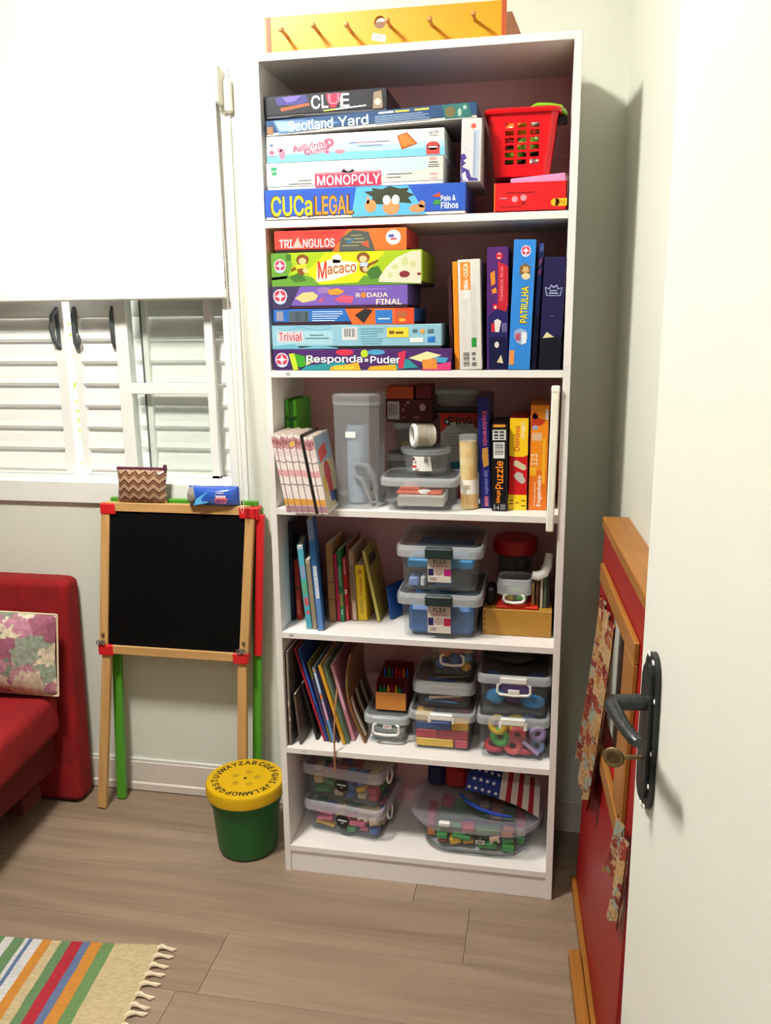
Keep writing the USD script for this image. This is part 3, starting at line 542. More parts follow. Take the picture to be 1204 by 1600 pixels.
game('game_box', 'white and sky blue game box with pink title and toast picture', .011, Z1 + .1200, .394, .0545, .22, 0, 'c8cac9', f, [
    ('sky_band', 'a3c6d8', [P((416, 229), (500, 228), (560, 222), (600, 230), (650, 229), (694, 228), (694, 252), (416, 252))]),
    ('sky_band', '74b6d8', [P((416, 239), (520, 238), (600, 240), (694, 238), (694, 252), (416, 252))]),
    ('lettering', '9a2444', [T('Adivinha', 458.5, 219.5, 516, 236, 8), T('Quem', 476.5, 230.5, 513, 242, 6)]), ('lettering', 'd9748c', [T('Adivinha', 460, 221, 515, 235, 8), T('Quem', 478, 232, 512, 241, 6)]),
    ('lettering', 'cf5474', [T('?', 508, 215, 524, 241, -8)]), ('artwork', 'cf7c90', [C(533, 238, 8, 3.6), C(441, 238, 5, 9), C(437, 230, 4, 4)]),
    ('lettering', '44578c', [R(548, 224, 610, 225.2), R(562, 230, 600, 231.2)]), ('lettering', 'd9707c', [R(560, 224, 588, 225.3)]),
    ('artwork', 'a84e1c', [P((622, 217), (637, 212), (653, 231), (629, 240))]), ('artwork', 'cf7834', [P((624, 218), (636, 214), (650, 230), (630, 237))]),
    ('emblem', 'e8453f', [C(676.5, 236, 10, 7), R(666.5, 236, 686.5, 250)]), ('lettering', 'f8f1f0', [R(669, 237, 684, 239.5)]), ('lettering', '9a9a9a', [R(670, 212, 676, 216), R(678, 211, 685, 215), R(671, 218, 684, 219.4)]),
    ('print', 'd05a78', [C(424, 234, 3.5, 3), R(420, 240, 430, 241)]), ('print', '5a6aa0', [C(424, 222, 2.5, 2)])], side='e9f0f2')
f = (415, 165, 745, 210)
game('game_box', 'dark blue SCOTLAND YARD game box sloping across the top shelf stack', .011, Z1 + .1765, .462, .0315, .23, .004, '2c4a72', (0, 0, 330, 24), [
    ('glow_patch', '5f7ea6', [P((12, 1), (60, 3), (120, 12), (80, 20), (20, 22))]), ('glow_patch', '8ba5c4', [P((14, 2), (42, 5), (60, 13), (40, 19), (22, 18))]),
    ('lettering', 'c8e2f2', [T('Scotland', 36, 3.5, 108, 20), T('Yard', 116, 4, 164, 19.5)]),
    ('lettering', '9fb4cf', lines(174, 8.5, 270, 22, 5, 3, .35)), ('lettering', 'd9b653', [R(206, 2.5, 228, 5.5), R(236, 2.5, 258, 5.5)]), ('lettering', 'c5cede', [R(180, 2.5, 204, 5.5)]),
    ('artwork', '2f6b66', [P((278, 1), (318, 1), (322, 22), (282, 22))]), ('artwork', '6c6040', [C(290, 12, 8, 8)]), ('artwork', '9ab0a6', [C(304, 14, 3, 6), C(312, 7, 3, 3)]),
    ('print', '8d6a4c', [R(1, 10, 11, 22)]), ('print', 'e8e8ee', [R(0, 22.8, 330, 23.6)])], side='b8b0a8', ry=-1.75)
f = (413, 137, 605, 172)
game('game_box', 'black CLUE detective game box on top of the top shelf stack', .005, Z1 + .2145, .273, .0465, .20, .02, '22232a', (0, 0, 192, 34), [
    ('artwork', '3c3878', [P((16, 3), (66, 2), (70, 12), (54, 16), (20, 14))]), ('artwork', '6a5cba', [P((28, 3), (60, 2), (48, 10), (36, 12))]), ('artwork', 'a5532f', [P((24, 19), (70, 14), (72, 18), (26, 24))]),
    ('lettering', 'f4f2ee', [T('CL', 74, 4, 101, 24), T('E', 120, 4, 134, 24)]), ('lettering', 'c32746', [P((98, 3), (122, 3), (120, 12), (112, 24), (105, 24), (99, 12))]), ('lettering', 'e46a80', [T('U', 101, 3, 119, 19)]),
    ('underline', 'efeee8', [P((92, 26.5), (160, 23), (160, 25), (94, 28.5))]), ('underline', 'd8c63c', [P((93, 26.6), (112, 25.6), (112, 27.6), (95, 28.4))]),
    ('artwork', '8d7a68', [P((172, 6), (184, 4), (186, 30), (170, 30))]), ('artwork', 'd6c2b0', [C(178, 20, 5, 5)]), ('print', '6e6258', [R(40, 30, 62, 31.5)])], ry=-.8, side='3a3a40')
f = (718, 184, 752, 290)
game('game_box', 'narrow white upright box with violet print between the stack and the red basket', .4385, Z1 + .0635, .043, .1265, .20, .004, 'c6c4c6', (0, 0, 34, 106), [
    ('print', 'aab4c4', [R(20, 20, 30, 104)]), ('print', '8593aa', [R(22, 24, 24, 96)]), ('artwork', 'd8543c', [star(20, 13, 6, .5, 6)]),
    ('artwork', '4a3a86', [P((0, 60), (6, 58), (10, 66), (4, 70), (9, 74), (2, 80), (14, 86), (18, 98), (28, 100), (30, 104), (0, 104), (1, 92))]), ('artwork', 'efe9f2', [P((2, 92), (8, 88), (10, 98), (14, 104), (4, 103))]),
    ('print', '9aa0b4', [R(6, 48, 9, 49), R(5, 52, 11, 53)])], side='c7b6a8', ry=1.0, upright=True)
# red open box with papers, basket of play food
rbx = thing('storage_box', 'low red cardboard box with a yellow label under the red basket', 'box', (.510, .012, Z1))
part(rbx, 'box', cat([bx(0, .153, 0, .003, 0, .060, .0006), bx(0, .153, .20, .203, 0, .060, .0006), bx(0, .003, 0, .203, 0, .060, .0006), bx(.150, .153, 0, .203, 0, .060, .0006), bx(0, .153, 0, .203, 0, .003)]), mat('cf1219', .4))
prints(rbx, (771, 285, 886, 332), .153, .060, [('sticker', 'f0b81e', [C(868, 318, 7, 6), R(868, 312, 886, 324)]), ('lettering', '8a5a10', [T('4.150', 867, 315, 883, 321)]), ('print', 'c98a96', [C(804, 311, 5, 5), C(818, 309, 5, 5), R(780, 308, 792, 310)]), ('print', '8a0b12', [R(790, 300, 835, 302), R(780, 322, 815, 323.5), C(818, 318, 3.4, 3.4)]), ('edge', 'd0641e', [R(771, 285, 773, 332)])])
solo('notebook', 'pink notebook lying in the red box under the basket', 'notebook', move(bx(0, .115, 0, .17, 0, .018, .002), (0, 0, 0), ry=-4), mat('e58ab8', .5), loc=(.545, .02, Z1 + .0515))
solo('paper_stack', 'stack of grey green papers lying in the red box', 'papers', cat([move(bx(0, .12, 0, .16, .0035 * k, .0035 * k + .003), (.003 * (k % 2), .002 * (k % 3), 0), rz=(-1.5, 1, -.5, 2)[k % 4]) for k in range(13)]), mat('93a29b', .7), loc=(.525, .028, Z1 + .004))
def basket():
    t = thing('toy_basket', 'red plastic shopping basket with a grid window and green handle on the top shelf', 'basket', (.5655, .105, Z1 + .0785))
    w0, d0, w1, d1, h = .118, .105, .150, .135, .128
    at = lambda f: (w0 + (w1 - w0) * f, d0 + (d1 - d0) * f, h * f)
    rings = [rrect(*at(f)[:2], .016, at(f)[2]) for f in np.linspace(0, 1, 9)]; rin = [rrect(at(f)[0] - .005, at(f)[1] - .005, .014, max(at(f)[2], .003)) for f in np.linspace(1, 0, 9)]
    sh = loft(rings + rin); M = m3.Manifold(m3.Mesh(np.asarray(sh.vertices, np.float32), np.asarray(sh.faces, np.uint32)))
    cut = []
    for i in range(3):
        for j in range(6): cut.append(bx(-.036 + i * .0265, -.036 + i * .0265 + .0185, -.2, .2, .024 + j * .0143, .024 + j * .0143 + .0096))
    cm = m3.Manifold()
    for c in cut: cm = cm + m3.Manifold(m3.Mesh(np.asarray(c.vertices, np.float32), np.asarray(c.faces, np.uint32)))
    B = M - cm; o = B.to_mesh(); ok = len(o.tri_verts) > 100
    part(t, 'body', B if ok else sh, mat('d3121c', .28), smooth=30)
    part(t, 'rim', loft([rrect(w1 + .010, d1 + .010, .02, h - .004), rrect(w1 + .013, d1 + .013, .021, h + .002), rrect(w1 + .008, d1 + .008, .02, h + .006), rrect(w1 - .006, d1 - .006, .016, h + .004), rrect(w1 - .008, d1 - .008, .016, h - .004)], closed=True), mat('d3121c', .28))
    part(t, 'handle', tube([(.02, -.062, h + .004), (.03, -.060, h + .010), (.055, -.058, h + .009), (.078, -.05, h + .006), (.088, -.02, h + .001), (.088, .02, h + .001), (.078, .05, h + .006), (.04, .058, h + .010), (.01, .062, h + .004)], .0058), mat('7fb81f', .35))
    part(t, 'hinge', blob((.052, .03, h + .014), (.012, .006, .008), 1, .1), mat('171a16', .5)); part(t, 'hinge', bx(.072, .094, -.03, -.01, h - .022, h - .004, .003), mat('171a16', .5))
    return t
basket()
for k, (c, nm, x, y, z, r) in enumerate((('6fae22', 'green', -.022, -.028, .045, (.024, .018, .017)), ('8cc63a', 'lime', .012, -.028, .066, (.026, .019, .016)), ('f0a81c', 'yellow', .004, -.026, .100, (.019, .018, .018)), ('d96a1e', 'orange', -.02, -.01, .10, (.02, .018, .018)), ('f1ece2', 'cream', .030, -.028, .028, (.022, .018, .012)), ('7ebd2e', 'bright green', .035, -.022, .078, (.017, .016, .017)), ('3a1c16', 'dark brown', .00, .015, .05, (.04, .024, .04)), ('b9b4ae', 'grey', .034, -.024, .108, (.018, .015, .012)))):
    solo('toy_food', nm + ' piece of toy food inside the red shopping basket', 'toy', blob((0, 0, 0), r, k, .2), mat(c, .35), group='toy food in the red basket', loc=(.5655 + x, .105 + y, Z1 + .0785 + z), smooth=True)
# ---- second shelf, lying stack from the bottom up
f = (427, 546, 704, 579)
game('game_box', 'purple RESPONDA SE PUDER quiz game box at the bottom of the second shelf stack', .007, Z2, .414, .0475, .21, 0, '4a2a66', f, [
    ('artwork', '3f9a2e', [P((462, 553), (500, 562), (470, 575), (458, 566))]), ('artwork', '2f8d96', [P((480, 572), (540, 564), (548, 579), (470, 579)), P((620, 560), (640, 562), (655, 575), (600, 579))]), ('artwork', 'b8d234', [P((452, 553), (461, 552), (467, 578), (459, 579)), C(572, 553, 6, 6)]),
    ('artwork', 'c8324e', [C(541, 551, 14, 5), R(554, 566, 560, 579), P((624, 552), (636, 548), (632, 576), (624, 576))]), ('artwork', 'e9a82e', [P((520, 573), (562, 567), (566, 579), (516, 579)), P((580, 573), (620, 570), (622, 579), (576, 579))]), ('artwork', '4a9ac2', [C(590, 551, 14, 4), P((680, 558), (700, 560), (696, 568), (676, 566))]),
    ('artwork', 'd8407a', [P((664, 574), (704, 566), (704, 579), (660, 579))]), ('artwork', 'e8d9a0', [P((640, 560), (668, 550), (690, 556), (660, 566)), P((478, 565), (502, 562), (480, 571))]), ('artwork', 'd78a3a', [P((660, 563), (682, 561), (684, 577), (662, 577))]),
    ('lettering', '2a1440', [T('Responda', 478.5, 554, 570, 571), T('se', 571, 560, 579, 567), T('Puder', 580, 556, 628, 569.5)]), ('lettering', 'f7f4f6', [T('Responda', 480, 555.2, 569, 569.8), T('se', 572, 560.5, 578, 566), T('Puder', 581, 557, 627, 568.4)]),
    ('lettering', 'f0d84a', [T('Quiz', 524, 571, 556, 579)])] + emblem(441, 562, 10.5))
f = (425, 507, 690, 545)
game('game_box', 'pale blue game box with red script title and barcode on the second shelf', .006, Z2 + .0478, .394, .0540, .15, 0, '86b2c4', f, [
    ('print', '9cc2d0', [R(432, 516, 522, 538)]), ('print', '6aa6bd', [R(425, 507, 520, 508), P((425, 510), (450, 514), (470, 509), (500, 515), (520, 510), (520, 512), (500, 516.5), (470, 511), (450, 516)), P((425, 540), (460, 536), (470, 543), (500, 539), (530, 543), (530, 544.5), (425, 544.5))]),
    ('print', 'c8bcbf', [R(434, 517, 475, 533, 2)]), ('lettering', 'b8162c', [T('Trivial', 436, 518, 473, 532, 0, False)]), ('lettering', '44707f', [R(486, 522, 508, 523.6), R(478, 527, 516, 528.6)]),
    ('label', 'c9c8c8', [R(537, 511, 561, 531)]), ('barcode', '3b3b3b', barcode(540, 513, 558, 526)), ('lettering', '5d93a6', lines(566, 513, 602, 540, 7, 2, .3)), ('sticker', 'f2c43a', [R(607, 512, 640, 527)]), ('lettering', '6a5520', [R(610, 517, 618, 522), R(620, 518, 632, 522)]),
    ('print', '4f6a76', [R(646, 515, 653, 520), R(669, 515, 678, 521)]), ('print', 'e59a4a', [C(661, 518, 3.6, 3.4)]), ('print', 'e6dcd8', [R(642, 528, 662, 535)]), ('emblem', '2d6fbe', [P((669, 527), (680, 526), (680, 535), (669, 535))])], side='1a1c20')
f = (427, 481, 647, 507)
game('game_box', 'thin blue and orange game box on the second shelf below the purple one', .011, Z2 + .1022, .327, .0352, .19, 0, '2a63b0', f, [
    ('panel', 'e9642a', [P((541, 481), (647, 481), (647, 507), (552, 507))]), ('panel', 'd9482a', [R(618, 481, 647, 507)]), ('label', '5a6a76', [R(452, 484, 484, 502)]), ('barcode', '2b3640', barcode(453, 485, 483, 501, 18, 4)), ('label', '8a8796', [R(432, 484, 443, 500)]),
    ('lettering', 'e6ecf4', lines(489, 485, 540, 503, 5, 6, .3)), ('artwork', '2c2a2c', [P((556, 492), (572, 481), (584, 484), (570, 505))]), ('panel', '2f6fb8', [R(588, 484, 614, 506)]), ('lettering', 'cfe0f0', [R(592, 497, 610, 499)]), ('print', 'a8623a', [R(621, 486, 636, 496)]), ('print', 'f0a53a', [R(624, 498, 634, 503)])], side='3d1522')
f = (425, 444, 636, 480)
game('game_box', 'violet RODADA FINAL game box in the middle of the second shelf stack', .010, Z2 + .1380, .314, .0500, .19, 0, '6f56a8', f, [
    ('panel', '3d3558', [P((425, 444), (470, 444), (452, 480), (425, 480))]), ('artwork', 'd8b67a', [P((461, 463), (474, 454), (490, 453), (498, 459), (494, 466), (474, 470))]), ('artwork', '8c6ea6', [P((496, 449), (508, 446), (520, 450), (516, 456), (500, 456))]), ('artwork', 'd78a34', [P((512, 451), (528, 448), (540, 453), (530, 459), (516, 458))]),
    ('artwork', 'd0526e', [P((496, 469), (508, 461), (504, 469)), P((523, 465), (538, 459), (554, 462), (550, 472), (530, 470))]), ('lettering', '9a86c6', [R(560, 450, 604, 451)]),
    ('lettering', 'e9d9b4', [T('R', 557, 456, 563, 463), T('DADA', 574, 456, 606, 463), T('FINAL', 588, 466, 627, 475)]), ('lettering', 'e07a34', [C(568.5, 459.5, 4.4, 4.4)])] + emblem(438, 459, 11), side='3a1422')
f = (424, 391, 659, 442)
game('game_box', 'lime green MACACO monkey game box with a spinner picture on the second shelf', .011, Z2 + .1882, .346, .0730, .21, 0, '98b41f', f, [
    ('artwork', '5f8f35', [P((424, 391), (452, 391), (458, 410), (448, 430), (424, 432)), P((424, 428), (470, 424), (500, 432), (560, 426), (600, 434), (640, 430), (659, 442), (424, 442))]), ('artwork', '3f6a2e', [R(448, 393, 456, 403), P((452, 428), (470, 420), (480, 434), (460, 436)), P((570, 418), (592, 414), (602, 430), (580, 434))]), ('artwork', 'ccc61a', [P((512, 392), (604, 392), (584, 412), (560, 438), (500, 440), (480, 420))]),
    ('artwork', '7a4a22', [C(474, 402, 10, 8), C(472, 416, 7, 9), P((455, 416), (470, 408), (470, 413), (456, 420)), C(569, 401, 10, 8), C(570, 415, 7, 9), P((572, 412), (592, 404), (592, 407), (574, 417))]), ('artwork', 'e0b184', [C(474, 404, 6, 5), C(569, 403, 6, 5), C(478, 418, 4, 4), C(572, 418, 4, 4)]), ('artwork', 'd9c832', [P((462, 410), (480, 408), (478, 414), (464, 416))]), ('artwork', 'a9b6d6', [R(564, 408, 576, 414)]),
    ('artwork', 'f0e6c8', [P((521, 398), (530, 394), (536, 400), (533, 408), (522, 408)), P((495, 436), (497, 409), (520, 402), (560, 408), (558, 422), (520, 434))]), ('lettering', 'c9382c', [T('M', 498, 405, 512, 431)]), ('lettering', 'a8562c', [T('acaco', 513, 410, 558, 425, 3)]),
    ('spinner', 'cdc8b0', [P((657, 392), (657, 441), (592, 438), (594, 430), (604, 416), (620, 402), (640, 394))]), ('spinner', '7a2a34', [C(632, 427, 8, 5), C(654, 427, 3, 2)]), ('spinner', 'b9bf8a', [C(618, 416, 5, 4), C(633, 408, 5, 7), C(645, 412, 5, 5), C(610, 428, 4, 4)])] + emblem(438, 410, 9.5), side='4a1e2a')
f = (428, 357, 635, 390)
game('game_box', 'red and orange TRIANGULOS game box at the top of the second shelf stack', .020, Z2 + .2614, .302, .0470, .17, 0, 'dd3f38', f, [
    ('panel', 'ea6a2e', [P((545, 357), (635, 357), (635, 390), (520, 390))]), ('lettering', 'b5302c', [R(440, 360, 470, 361.5), R(476, 361, 530, 363)]), ('lettering', 'f5dcd8', [T('TRI', 436, 370, 457, 383), T('NGULOS', 474, 370, 524, 383)]), ('lettering', 'e9a8a0', [P((457, 383), (465, 368), (474, 383)), R(466, 368, 468, 371)]),
    ('artwork', '4f5450', [P((531, 390), (533, 371), (553, 358), (577, 362), (587, 390))]), ('artwork', '9a9468', [R(540, 371, 570, 372.5), R(544, 376, 578, 377.5), R(536, 381, 562, 382.4), R(550, 366, 566, 367.4)]), ('artwork', '3d6a86', [P((541, 374), (556, 370), (548, 380))]), ('artwork', 'b8543a', [P((564, 380), (576, 374), (578, 386))]),
    ('emblem', 'eceaf2', [C(615, 371, 11.5, 11)]), ('emblem', '33479a', [R(608, 367, 616, 371)]), ('emblem', 'c83a44', [R(611, 372, 620, 375)])], side='12100f')
# ---- second shelf, upright boxes from left to right
game('game_box', 'dark brown upright box squeezed left of the white and orange one', .4155, Z2, .0085, .205, .15, .03, '3a2026', c='board game', upright=True, ry=-1.8)
game('game_box', 'slim orange upright box just left of the white and orange spine', .4275, Z2, .0115, .235, .16, .022, 'e0851e', c='board game', upright=True, ry=-1.8)
game('game_box', 'white upright game box with orange title label and barcode on the second shelf', .4415, Z2, .0490, .2370, .19, 0, 'cfccc6', (0, 0, 36, 173), [
    ('label', 'd8822c', [R(4, 4, 20, 47)]), ('lettering', 'f8f2ea', [T('QUEBRA-CUCA', 9, 6, 17, 60, 90)]), ('print', 'c9c6c2', [R(6, 62, 13, 78), R(6, 92, 11, 140)]), ('lettering', 'b7b5b2', [R(21 + 3 * k, 40, 22 + 3 * k, 130 - 6 * k) for k in range(3)]), ('sticker', '2f8a3e', [R(20, 122, 28, 137)]),
    ('barcode', '343434', barcode(6, 145, 16, 168, 10, 3, True)), ('print', '6a6a6a', [R(20, 145, 26, 150), R(21, 153, 25, 158), R(20, 161, 27, 167)])], ry=-1.8, upright=True, side='8a1f1c')
game('game_box', 'purple and red upright game box between the white and the bright blue ones', .5005, Z2, .0460, .2625, .19, .01, '4e2468', (0, 0, 38, 192), [
    ('panel', '221c5a', [P((2, 108), (16, 94), (37, 100), (37, 191), (4, 191))]), ('panel', '12143a', [R(4, 140, 37, 191)]), ('panel', 'b91f2c', [P((20, 22), (28, 26), (38, 30), (38, 90), (34, 100), (20, 96))]), ('emblem', 'd0202e', [C(22, 14, 6, 6)]), ('emblem', 'f0e6e8', [R(20, 10, 24, 12), R(19, 16, 24, 18)]),
    ('lettering', 'd98a92', [T('TRANCA RUA', 24, 30, 29, 84, 90)]), ('artwork', 'e8862a', [P((6, 40), (14, 36), (15, 56), (8, 60)), P((8, 66), (16, 62), (18, 70), (10, 72))]), ('emblem', 'c8202c', [C(15, 92, 4.5, 5)]), ('emblem', 'f0d8da', [R(13, 91, 17, 95)]),
    ('artwork', 'd8d2ce', [P((13, 114), (19, 111), (26, 115), (22, 132), (15, 132)), C(18, 152, 4, 5)]), ('artwork', 'c02530', [R(8, 118, 14, 132)]), ('lettering', 'b0b0c8', [R(28, 118, 29, 132), R(31, 118, 32, 132), R(34, 118, 35, 132)]), ('print', 'cfc49c', [P((18, 180), (26, 168), (30, 182))])], ry=-.8, upright=True)
game('game_box', 'tall bright blue PATRULHA game box with yellow lettering on the second shelf', .5480, Z2, .0470, .2750, .19, 0, '2f7fd0', (0, 0, 36, 203), emblem(20, 17, 8) + [
    ('artwork', '7a5a30', [star(20, 46, 11, .72, 6)]), ('artwork', 'c9a468', [star(21, 46, 7, .6, 5)]), ('artwork', 'e0c89a', [C(22, 56, 7, 5)]), ('lettering', '8a5a10', [T('PATRULHA', 15, 71, 28.4, 129, 90)]), ('lettering', 'f3d22c', [T('PATRULHA', 16, 72, 27.5, 128, 90)]),
    ('emblem', '8ea6c6', [P((8, 140), (18, 137), (28, 141), (30, 152), (22, 164), (12, 160), (7, 150))]), ('emblem', 'd9dfe8', [P((20, 142), (28, 144), (28, 160), (20, 162))]), ('emblem', 'b0526e', [P((9, 146), (18, 144), (18, 156), (10, 156))]), ('sticker', 'f08a4a', [R(1, 172, 9, 195)])], ry=1.5, upright=True)
game('game_box', 'thin blue and pink upright box beside the PATRULHA box', .5975, Z2, .0110, .2680, .17, .02, '2a3f8a', (0, 0, 12, 197), [('print', 'd77ab0', [P((2, 26), (10, 20), (10, 28), (3, 36)), P((2, 42), (9, 36), (9, 46), (3, 50))]), ('print', '6f7fc8', [R(2, 5, 10, 12)]), ('panel', '1a1f52', [R(0, 110, 12, 197)])], ry=2.2, upright=True)
game('game_box', 'dark navy upright game box with a small crown at the end of the second shelf', .6135, Z2, .0465, .2380, .19, .002, '1d1846', (0, 0, 34, 176), [
    ('panel', '0b0a1c', [R(0, 124, 34, 176)]), ('emblem', '8f98b8', [P((3, 46), (10, 48), (12, 42), (17, 45), (22, 42), (24, 48), (31, 46), (28, 60), (6, 60))]), ('emblem', '1d1846', [P((5, 48), (11, 50), (13, 45), (17, 48), (21, 45), (23, 50), (29, 48), (26.5, 58.4), (7.5, 58.4))]), ('lettering', 'aab2cc', [R(11, 51, 22, 52.5), R(10, 54.5, 24, 56.5)]), ('print', 'd8cfa0', [P((4, 126), (10, 116), (22, 124))]), ('print', '3d4686', [R(14, 90, 20, 92)])], ry=1.6, upright=True)

# ================================================================== STORAGE TUBS, BOOKS, SMALL THINGS ON THE LOWER SHELVES
Z3, Z4, Z5, Z6 = .9962, .6790, .3633, .0786
CLR = lambda fac=.16: mat('e4e8ec', .2, 'clear', fac=fac * .38)
def shell(w0, d0, w1, d1, h, r, t=.0016):
    """open tub: outer skin up, inner skin down"""
    o = [rrect(w0 - .012, d0 - .012, r, 0), rrect(w0 - .003, d0 - .003, r, .002), rrect(w0, d0, r, .008), rrect(w1, d1, r, h)]
    i = [rrect(w1 - 2 * t, d1 - 2 * t, r - t, h), rrect(w0 - 2 * t, d0 - 2 * t, r - t, .009), rrect(w0 - .014, d0 - .014, r - t, .003)]
    return loft(o + i)
def rim_mesh(w, d, r, over, h):
    """milky skirt and raised edge of a lid, as one closed ring"""
    a, b = w + over, d + over
    return loft([rrect(a - .003, b - .003, r, -h * .75), rrect(a, b, r, -h * .75), rrect(a + .003, b + .003, r, 0), rrect(a - .001, b - .001, r, h * .42), rrect(a - .010, b - .010, r, h * .5), rrect(a - .015, b - .015, r, h * .28), rrect(a - .012, b - .012, r, h * .16), rrect(a - .005, b - .005, r, 0)], closed=True)
def lid_parts(t, w, d, r, over, h, z, fac, m=None):
    p = part(t, 'lid', move(loft([rrect(w + over - .014, d + over - .014, r, h * .14), rrect(w + over - .013, d + over - .013, r, h * .22), rrect(w + over - .014, d + over - .014, r, h * .30)]), (0, 0, z)), CLR(fac))
    part(p, 'lid_rim', move(rim_mesh(w, d, r, over, h), (0, 0, z)), m or CLR(fac + .62))
def tub(name, label, cx, y0, z, wb, wt, db, h, r=.016, fac=.16, lid=.018, over=.012, rz=0, group=None):
    """translucent tub whose base front edge is at y0; local origin at the base centre"""
    t = thing(name, label, 'storage tub', (cx, y0 + db / 2, z), rz, group=group); dt = db + (wt - wb)
    part(t, 'tub', shell(wb, db, wt, dt, h, r), CLR(fac))
    if lid: lid_parts(t, wt, dt, r + .004, over, lid, h + .002, fac)
    else: part(t, 'rim', move(loft([rrect(wt + .008, dt + .008, r + .004, -.008), rrect(wt + .009, dt + .009, r + .004, 0), rrect(wt + .004, dt + .004, r + .003, .003), rrect(wt - .004, dt - .004, r, 0), rrect(wt - .004, dt - .004, r, -.002), rrect(wt + .006, dt + .006, r + .003, -.008)], closed=True), (0, 0, h)), CLR(fac + .15))
    return t, wb, wt, db, h
def bail(t, wf, y, z, w, hgt, m, lab=None):
    """white swing handle: two drops and a bar"""
    pts = [(-w / 2 + .008, y, z), (-w / 2 + .001, y - .003, z - .003), (-w / 2, y - .004, z - hgt + .006), (-w / 2 + .006, y - .005, z - hgt), (0, y - .006, z - hgt - .002), (w / 2 - .006, y - .005, z - hgt), (w / 2, y - .004, z - hgt + .006), (w / 2 - .001, y - .003, z - .003), (w / 2 - .008, y, z)]
    return part(t, 'handle', tube(pts, .0034, 8), m)
HND = mat('e4e3de', .35)
COLS = {'red': 'c92333', 'yellow': 'e9b41e', 'blue': '2f62b5', 'green': '2f9440', 'orange': 'e07a24', 'purple': '6a3f8e', 'natural wood': 'e2c4a4', 'pink': 'd8577e', 'light blue': '5aa0d8', 'white': 'e9e4dc', 'teal': '2b8a92'}
def blocks(cx, cy, z0, w, d, h, nx, ny, nz, cols, where, seed, long=.3, group=None, rz=0, shapes=('brick', 'cylinder', 'plank', 'arch')):
    """toy blocks lying loose inside a tub, one object each, in jittered layers"""
    rnd = random.Random(seed); cw, cd, chh = w / nx, d / ny, h / nz
    for k in range(nz):
        for j in range(ny):
            i = 0
            while i < nx:
                span = 2 if (i + 1 < nx and rnd.random() < long) else 1
                c = rnd.choice(cols); kind = 'plank' if span == 2 else rnd.choice(shapes); a = cw * span
                sx, sy, sz = a * rnd.uniform(.70, .92), cd * rnd.uniform(.4, .82), chh * rnd.uniform(.46, .84); tilt = rnd.uniform(-26, 26) if span == 1 else rnd.uniform(-9, 9)
                if kind == 'cylinder': m = move(lathe([(0, -sx / 2), (sz / 2, -sx / 2), (sz / 2, sx / 2), (0, sx / 2)], 14), ry=90)
                elif kind == 'arch':
                    m = trimesh.creation.extrude_polygon(sbox(-sx / 2, -sz / 2, sx / 2, sz / 2).difference(Point(0, -sz / 2).buffer(min(sx, sz * 2) * .27, 6)), sy, engine='earcut'); m = move(m, (0, sy / 2, 0), rx=90)
                else: m = bx(-sx / 2, sx / 2, -sy / 2, sy / 2, -sz / 2, sz / 2, .0015)
                m = move(m, ry=tilt); px, py = -w / 2 + cw * i + a / 2, -d / 2 + cd * (j + .5); q = math.radians(rz)
                lo = min(m.bounds[0][2], -sz / 2)
                solo('toy_block', '%s toy %s, %s row, %s layer, %s from left, %s' % (c, kind, ('front', 'middle', 'back')[j], ('bottom', 'second', 'third', 'top')[k], ('first', 'second', 'third', 'fourth', 'fifth', 'sixth')[i], where), 'toy block', m, mat(COLS[c], .4), group=group, smooth=30, loc=(cx + px * math.cos(q) - py * math.sin(q), cy + px * math.sin(q) + py * math.cos(q), z0 + chh * k - lo), rz=rz + rnd.uniform(-5, 5))
                i += span
def book(name, label, x, y, z, th, h, d, tilt, col, items=(), page=None, c='book', rough=.45, rz=0, group=None, frame=None):
    """a book standing on its lower edge, spine towards the room, leaning left by TILT degrees"""
    t = thing(name, label, c, (x, y, z), rz, -tilt, group=group); e = min(.0012, th * .12)
    part(t, 'cover', cat([bx(0, e, .0, d, 0, h), bx(th - e, th, .0, d, 0, h), bx(0, th, 0, e * 1.5, 0, h, e * .6)]), mat(col, rough))
    part(t, 'pages', bx(e * 1.05, th - e * 1.05, e * 1.6, d - .003, .002, h - .002), mat(page or 'e4dcc8', .85), smooth=False)
    if items: prints(t, frame or (0, 0, 10, 100), th, h, items, rough)
    return t

